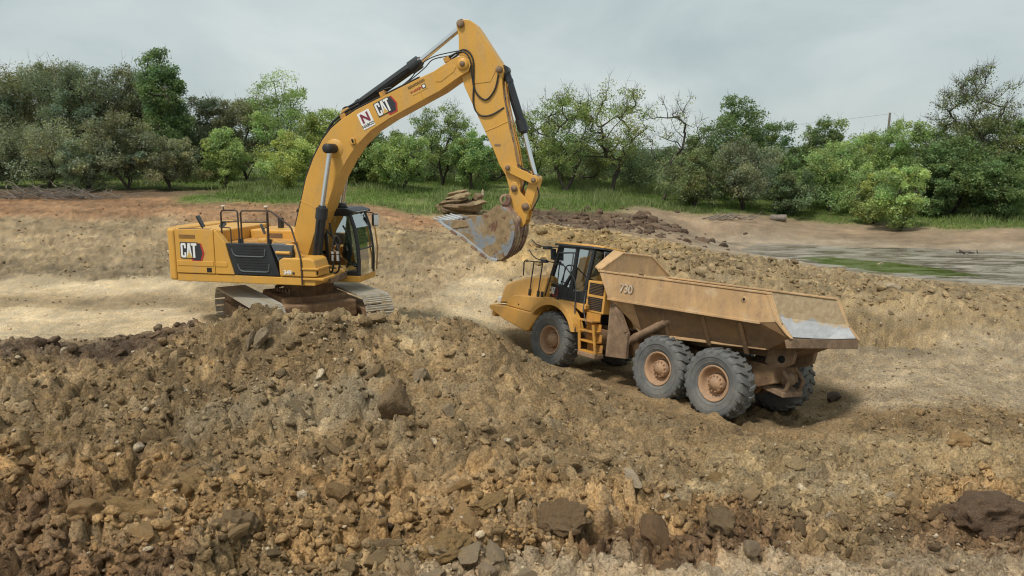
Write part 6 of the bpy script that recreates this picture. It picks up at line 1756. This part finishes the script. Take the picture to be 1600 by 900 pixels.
    # mudguards of the tandem, hoist rams
    for s in (1, -1):
        MB().prism([(2.80, 2.30), (2.73, .76), (1.99, .83), (2.03, 1.50), (2.28, 1.86), (2.62, 2.29)], s*1.22, s*1.33).build('mudguard', M['rustmud'], T, .012)
        MB().prism([(2.83, 2.30), (2.77, .76), (2.69, .76), (2.75, 2.30)], s*.62, s*1.215).build('mudguard', M['rustmud'], T, .012)
        MB().prism([(2.62, 2.29), (2.05, 1.55), (2.12, 1.50), (2.72, 2.25)], s*1.30, s*1.36).build('mudguard_edge', M['rustmud'], T, .008)
        ram(T, (2.10, s*1.14, 1.30), (.72, s*1.16, 2.12), (.36, s*1.18, 2.34), .105, .06, 'hoist_cylinder', M['rustmud'], .2)
    # --- hitch
    h = MB(); h.cyl((3.25, 0, 1.05), (3.75, 0, 1.05), .28, n=18); h.span(3.1, 3.9, -.35, .35, .75, 1.45)
    h.build('hitch', K, T, .03)
    for k in range(4):
        MB().tube([(2.8, .35, 1.15+.08*k), (3.2, .62, 1.05+.1*k), (3.6, .45, 1.12+.1*k)], .035, 8).build('hose', M['hose'], T)
    for k in range(5):
        z = .95+.17*k
        MB().tube([(2.75, .55, z), (3.0, .85, z-.05), (3.35, .7, z-.02)], .03, 8).build('hose', M['hose'], T)
    tractor()
    wheels()

def tractor():
    T = TRK
    Y, B, K = M['yellow_truck'], M['black'], M['chassis']
    fr = MB()
    for s in (1, -1):
        fr.prism([(3.5, .95), (3.5, 1.35), (7.6, 1.35), (7.9, 1.1), (7.6, .85)], s*.36, s*.54)
    fr.build('front_frame', K, T, .02)
    # bonnet with chamfered flanks
    def loft(name, secs, mat, bev=.03):
        mb = MB(); n = len(secs[0])
        for a, b in zip(secs[:-1], secs[1:]):
            mb.add(list(a)+list(b), [(i, (i+1) % n, n+(i+1) % n, n+i) for i in range(n)])
        mb.add(secs[0], [tuple(range(n))]); mb.add(secs[-1], [tuple(range(n))])
        o = mb.build(name, mat, T)
        m = o.modifiers.new('weld', 'WELD'); m.merge_threshold = .001
        m = o.modifiers.new('edge', 'BEVEL'); m.width = bev; m.segments = 3; m.limit_method = 'ANGLE'; m.angle_limit = R(25)
        return o
    def hs(x, zt, zb, wt, wb):
        return [(x, wt*.8, zt), (x, wt, zt-.10), (x, wb, zb), (x, -wb, zb), (x, -wt, zt-.10), (x, -wt*.8, zt)]
    hood = loft('bonnet', [hs(5.85, 2.66, 1.90, .98, 1.10), hs(6.5, 2.60, 1.75, .98, 1.12), hs(7.4, 2.38, 1.60, .94, 1.08), hs(7.95, 2.20, 1.55, .88, 1.0), hs(8.12, 2.02, 1.5, .80, .92)], Y)
    # lower flank and bumper
    for s in (1, -1):
        MB().prism([(5.74, 1.46), (5.64, 1.62), (5.52, 1.78), (5.70, 1.98), (6.9, 1.90), (7.08, 1.86), (7.40, 1.55), (7.36, 1.50), (6.0, 1.47)], s*.60, s*1.24).build('side_panel', Y, T, .03, 3)
        MB().prism([(5.72, 1.455), (7.37, 1.49), (7.70, 1.46), (8.20, 1.42), (8.22, 1.30), (7.4, 1.05), (6.3, .86), (6.12, .90), (5.95, 1.12)], s*.45, s*1.26).build('lower_fender', Y, T, .04, 3)
        MB().lathe([(0, .015), (.02, .015), (.03, 0)], (6.75, s*1.24, 1.62), (0, s, 0), 8).build('panel_latch', M['dark'], T)
    MB().span(8.05, 8.25, -1.1, 1.1, 1.05, 1.45).build('bumper', Y, T, .04, 3)
    MB().span(8.10, 8.16, -.6, .6, 1.5, 1.95).build('grille', M['dark'], T, .01)
    for s in (1, -1):
        MB().span(8.05, 8.20, s*.62, s*.95, 1.50, 1.70).build('headlamp', M['white'], T, .03)
    # front wheel arches
    for s in (1, -1):
        arc = [(5.0+1.03*math.cos(t), .78+1.06*math.sin(t)) for t in [R(a) for a in range(38, 148, 10)]]
        arc2 = [(5.0+1.17*math.cos(t), .78+1.22*math.sin(t)) for t in [R(a) for a in range(147, 37, -10)]]
        MB().prism([(5.78, 1.44)]+arc+[(4.05, 1.20), (3.92, 1.22)]+arc2+[(5.95, 1.52)], s*1.05, s*1.46).build('wheel_arch', Y, T, .025, 3)
        MB().prism([(5.62, 1.60), (5.5, 2.0), (4.1, 2.0), (4.1, 1.75), (4.6, 1.93), (5.2, 1.90)], s*.6, s*1.06).build('arch_deck', Y, T, .02)
    # platform under the cab
    MB().span(4.0, 6.0, -1.05, 1.05, 1.86, 2.0).build('cab_deck', Y, T, .02)
    # cab, set to the left of the centre line
    yl, yr = .79, -.42
    cab = MB().prism([(6.12, 1.96), (6.12, 2.05), (4.35, 2.05), (4.38, 1.96)], yr-.01, yl+.01).build('cab', B, T, .02)
    fr = MB()
    for yy in ((yl-.09, yl), (yr, yr+.09)):
        fr.prism([(6.13, 2.03), (5.74, 3.60), (5.64, 3.60), (5.98, 2.03)], *yy)
        fr.prism([(5.10, 2.03), (5.02, 2.75), (4.97, 3.60), (4.86, 3.60), (4.90, 2.75), (4.94, 2.03)], *yy)
        fr.prism([(4.50, 1.98), (4.26, 3.62), (4.16, 3.62), (4.38, 1.98)], *yy)
        fr.prism([(5.74, 3.52), (5.72, 3.62), (4.16, 3.66), (4.18, 3.56)], *yy)
        fr.prism([(6.13, 2.03), (6.06, 2.42), (5.06, 2.38), (5.10, 2.03)], *yy)
        fr.prism([(4.96, 2.03), (4.94, 2.30), (4.42, 2.34), (4.48, 2.03)], *yy)
        fr.prism([(5.36, 2.38), (4.98, 2.95), (4.93, 2.95), (5.22, 2.38)], *yy)
    fr.span(5.66, 5.76, yr+.05, yl-.05, 3.50, 3.62); fr.span(4.00, 4.10, yr+.1, yl-.2, 3.48, 3.58); fr.span(4.28, 4.42, yr+.05, yl-.05, 2.0, 2.7)
    fr.build('cab_frame', B, cab, .015)
    def dome(name, mat, dz, gx):
        P = [(5.86+gx, yl+.04+gx), (4.16, yl+.04+gx), (3.98-gx, yl-.16), (3.96-gx, yr+.1), (4.16, yr-.04-gx), (5.86+gx, yr-.04-gx)]
        zt = lambda x, y: 3.635+dz+.015*(5.8-x)-.07*max(0, (yl-y)/1.2)
        n = len(P)
        lo = [(x, y, zt(x, y)-.05) for x, y in P]; hi = [(x*.985+.07, y*.96+.008, zt(x, y)+.01) for x, y in P]
        return MB().add(lo+hi, [tuple(range(n)), tuple(range(n, 2*n))]+[(i, (i+1) % n, n+(i+1) % n, n+i) for i in range(n)]).build(name, mat, cab, .012)
    dome('roof', M['yellow_truck'], .055, 0.0)
    dome('roof_seal', B, .0, .02)
    for y in (yl-.045, yr+.045):
        MB().sheet([[(5.98, y, 2.42), (5.70, y, 3.53)], [(5.07, y, 2.38), (4.97, y, 3.55)]]).build('door_window', M['glass'], cab, solid=.01)
        MB().sheet([[(4.93, y, 2.30), (4.90, y, 3.56)], [(4.44, y, 2.34), (4.26, y, 3.58)]]).build('side_window', M['glass'], cab, solid=.01)
    MB().tube([(5.92, .80, 2.44), (5.72, .80, 3.28), (5.68, .80, 3.36), (5.1, .80, 3.42), (5.02, .80, 3.36), (5.06, .80, 2.7)], .02, 6).build('door_seal', M['trim'], cab)
    MB().sheet([[(6.06, yl-.09, 2.1), (5.70, yl-.09, 3.54)], [(6.12, .2, 2.1), (5.76, .2, 3.54)], [(6.06, yr+.09, 2.1), (5.70, yr+.09, 3.54)]]).build('windshield', M['glass'], cab, solid=.01)
    MB().sheet([[(4.40, yl-.05, 2.40), (4.20, yl-.05, 3.56)], [(4.24, yl-.22, 2.40), (4.03, yl-.22, 3.54)]]).build('corner_window', M['glass_dark'], cab, solid=.01)
    MB().sheet([[(4.24, yl-.22, 2.40), (4.03, yl-.22, 3.52)], [(4.24, yr+.1, 2.40), (4.03, yr+.1, 3.48)]]).build('rear_window', M['glass_dark'], cab, solid=.01)
    # round-bottomed wire guard over the rear window
    gp = [(yl-.20, 3.56)]+[(.12+.46*math.cos(t), 3.36-.30*math.sin(t)) for t in [R(q) for q in range(0, 181, 20)]]+[(yr+.05, 3.50)]
    gd = MB().add([(3.965, y, z) for y, z in gp]+[(3.945, y, z) for y, z in gp], [tuple(range(len(gp))), tuple(range(len(gp), 2*len(gp)))]).build('rear_screen', M['trim'], cab)
    for q in range(9):
        y = -.32+.11*q
        d_ = max(0, 1-((y-.12)/.46)**2)**.5
        MB().tube([(3.935, y, 3.36-.30*d_), (3.935, y, 3.52)], .008, 4).build('screen_wire', M['dark'], cab)
    for q in range(4):
        MB().tube([(3.932, -.3, 3.20+.09*q), (3.932, .54, 3.20+.09*q)], .008, 4).build('screen_wire', M['dark'], cab)
    MB().tube([(3.955, y, z) for y, z in gp], .018, 6).build('screen_frame', M['chrome'], cab)
    st = MB(); st.span(4.6, 5.1, -.05, .45, 2.35, 2.48); st.prism([(4.62, 2.45), (4.48, 3.15), (4.60, 3.17), (4.76, 2.45)], -.05, .45); st.span(4.7, 5.0, 0, .4, 2.03, 2.35)
    st.build('seat', M['seat'], cab, .04, 3)
    MB().lathe([(.18, 0), (.20, .02), (.22, 0), (.20, -.02), (.18, 0)], (5.40, .2, 2.80), (-.5, 0, 1), 20).build('steering_wheel', B, cab)
    MB().span(5.55, 5.95, -.3, .66, 2.05, 2.62).build('dashboard', M['seat'], cab, .05)
    MB().box((5.30, .55, 3.22), (.10, .2, .22)).build('monitor', M['seat'], cab, .02)
    cat_logo(cab, face_matrix((5.90, .797, 2.10), 1), .215)
    # rear service box with mesh doors, air cleaner
    bx = MB(); bx.span(3.45, 4.18, -.9, .88, 1.80, 2.70)
    bx = bx.build('service_box', Y, T, .02)
    for z0, z1 in ((2.32, 2.64), (1.87, 2.24)):
        MB().span(3.52, 4.10, .87, .895, z0, z1).build('mesh_door', M['dark'], bx, .01)
        for k in range(7):
            MB().span(3.54, 4.08, .893, .90, z0+.02+k*(z1-z0-.04)/6.6, z0+.032+k*(z1-z0-.04)/6.6).build('mesh_wire', M['bed_dark'], bx)
    MB().tube([(3.45, -.5, 2.6), (3.44, -.5, 3.15), (3.40, -.5, 3.22)], .07, 10).build('exhaust', B, T)
    MB().box((3.97, -.30, 3.60), (.10, .10, .10)).build('work_lamp', B, T, .02)
    # steps
    s_ = MB()
    for s in (1, -1):
        sd = MB()
        sd.prism([(3.88, 1.62), (3.70, .66), (3.62, .66), (3.80, 1.62)], s*1.36, s*1.42)
        sd.prism([(3.30, 1.52), (3.08, .74), (3.02, .74), (3.22, 1.52)], s*1.36, s*1.42)
        sd = sd.build('ladder', M['yellow_worn'], T, .01)
        for k in range(4):
            z = .74+.28*k
            x1 = 3.08+.075*k; x0 = 3.68+.06*k
            MB().span(x1, x0, s*1.08, s*1.41, z, z+.05).build('step', M['yellow_worn'], sd, .01)
            MB().span(x1, x0, s*1.08, s*1.11, z, z+.24).build('riser', M['yellow_worn'], sd, .005)
        MB().span(3.04, 3.72, s*1.06, s*1.43, .62, .74).build('step_box', M['rustmud'], sd, .02)
    # hand rails and mirrors
    for s in (1, -1):
        def rail(pts, r=.02):
            MB().tube([(x, y*s, z) for x, y, z in pts], r, 6).build('handrail', B, T)
        rail([(6.86, 1.1, 2.52), (6.90, 1.1, 2.94), (6.86, 1.1, 2.99), (6.44, 1.1, 3.0), (6.0, 1.1, 3.02), (5.85, 1.1, 3.03)])
        rail([(6.44, 1.12, 2.0), (6.43, 1.1, 2.98)]); rail([(6.04, 1.12, 2.0), (6.02, 1.1, 3.0)])
        rail([(5.85, 1.0, 2.0), (5.62, 1.0, 2.9), (5.56, 1.0, 3.0), (5.46, 1.0, 3.03), (5.2, 1.0, 3.02), (5.06, 1.0, 2.96), (4.60, 1.05, 2.68), (4.50, 1.08, 2.58), (4.42, 1.1, 2.3), (4.25, 1.2, 1.7), (3.92, 1.42, 1.25)])
        rail([(5.75, 1.0, 2.5), (5.10, 1.0, 2.42)], .016); rail([(5.10, 1.0, 2.98), (5.14, 1.0, 2.0)], .016)
        rail([(4.15, 1.0, 2.38), (3.95, 1.12, 2.4), (3.86, 1.25, 2.3), (3.80, 1.32, 1.9), (3.5, 1.42, 1.5)])
        for x in (6.44, 6.04, 5.85, 5.14):
            MB().cyl((x, s*1.12, 1.95), (x, s*1.12, 2.14), .04, n=10).build('rail_socket', B, T)
    a1 = MB().tube([(5.62, .80, 3.54), (5.9, .95, 3.5), (6.25, 1.0, 3.5), (6.55, 1.0, 3.54), (6.78, 1.0, 3.66)], .018, 6).build('mirror_arm', B, T)
    MB().box((6.02, .98, 3.47), (.34, .14, .10), (0, R(4), R(-12))).build('mirror', B, a1, .02)
    a2 = MB().tube([(5.70, .85, 3.05), (6.1, 1.02, 3.07), (6.4, 1.05, 3.10), (6.62, 1.05, 3.2), (6.78, 1.05, 3.34)], .018, 6).build('mirror_arm', B, T)
    MB().box((6.05, 1.0, 3.06), (.30, .12, .09), (0, 0, R(-12))).build('mirror', B, a2, .02)
    MB().box((5.80, .90, 3.30), (.06, .2, .34), (0, R(12), 0)).build('mirror', B, a2, .02)

def wheels():
    T = TRK
    W = .29
    ty = MB()
    prof = [(.40, .20), (.46, .255), (.56, .285), (.66, .30), (.72, .295), (.755, .27), (.772, .23), (.778, .12), (.780, 0)]
    prof = prof+[(r, -a) for r, a in prof[::-1][1:]]
    ty.lathe(prof, (0, 0, 0), (0, 1, 0), 56)
    tyre = ty.mesh('wheel', M['tyre'])
    bead = MB(); bead.lathe([(.60, .302), (.62, .308), (.64, .303)], (0, 0, 0), (0, 1, 0), 48); bead.lathe([(.48, .268), (.495, .276), (.51, .273)], (0, 0, 0), (0, 1, 0), 48)
    bead = bead.mesh('sidewall_ring', M['tyre'])
    rm = MB()
    rm.lathe([(.415, .20), (.42, .235), (.40, .245), (.375, .225), (.35, .19), (.335, .11), (.30, .06), (.27, .04), (.23, .04)], (0, 0, 0), (0, 1, 0), 40)
    rm.lathe([(.415, -.20), (.40, -.24), (.36, -.20), (.34, -.05), (.30, .0), (.15, .0)], (0, 0, 0), (0, 1, 0), 32)
    rim = rm.mesh('rim', M['rim'])
    hm = MB()
    hm.lathe([(.215, .03), (.212, .13), (.195, .155), (.155, .16), (.15, .185), (.11, .19), (.105, .20), (0, .20)], (0, 0, 0), (0, 1, 0), 30)
    hub = hm.mesh('hub', M['rim'])
    bm_ = MB().cyl((0, 0, 0), (0, .035, 0), .021, n=6)
    bolt = bm_.mesh('wheel_bolt', M['rim'])
    lug = []
    for s in (1, -1):
        l = MB()
        P = [(.02, 0.0), (.15, .03), (.25, .10), (.305, .12)]
        for (a0, t0), (a1, t1) in zip(P[:-1], P[1:]):
            for q in (0,):
                r0 = .775 if a0 < .24 else .762; r1 = .775 if a1 < .24 else (.765 if a1 < .29 else .70)
                o0 = .822 if a0 < .24 else .808; o1 = .822 if a1 < .24 else (.81 if a1 < .29 else .735)
                w0, w1 = .048, .055 if a1 < .29 else .05
                def pt(r, t, a): return (r*math.sin(t), s*a, r*math.cos(t))
                l.hexa([pt(r0, t0-w0, a0), pt(r0, t0+w0, a0), pt(r1, t1+w1, a1), pt(r1, t1-w1, a1), pt(o0, t0-w0*.85, a0), pt(o0, t0+w0*.85, a0), pt(o1, t1+w1*.85, a1), pt(o1, t1-w1*.85, a1)])
        lug.append(l.mesh('tread_lug', M['tyre']))
    for x in (-.85, .85, 5.0):
        for s in (1, -1):
            w = link(bpy.data.objects.new('wheel', tyre), T)
            w.location = (x, 1.14, .8075) if s > 0 else (x, -1.42, .90)
            w.scale = (1.03, 1.0, 1.03)
            w.rotation_euler = (0, R(17*x), 0 if s > 0 else math.pi)
            link(bpy.data.objects.new('rim', rim), w)
            link(bpy.data.objects.new('hub', hub), w)
            link(bpy.data.objects.new('sidewall_ring', bead), w)
            if s > 0 or x < 0:
                for k in range(12):
                    b = link(bpy.data.objects.new('wheel_bolt', bolt), w)
                    t = 2*math.pi*k/12
                    b.location = (.18*math.sin(t), .155, .18*math.cos(t))
            n = 22
            for k in range(n):
                for j in (0, 1):
                    lo = link(bpy.data.objects.new('tread_lug', lug[j]), w)
                    lo.rotation_euler = (0, 2*math.pi*(k+.5*j)/n, 0)
dump_truck()
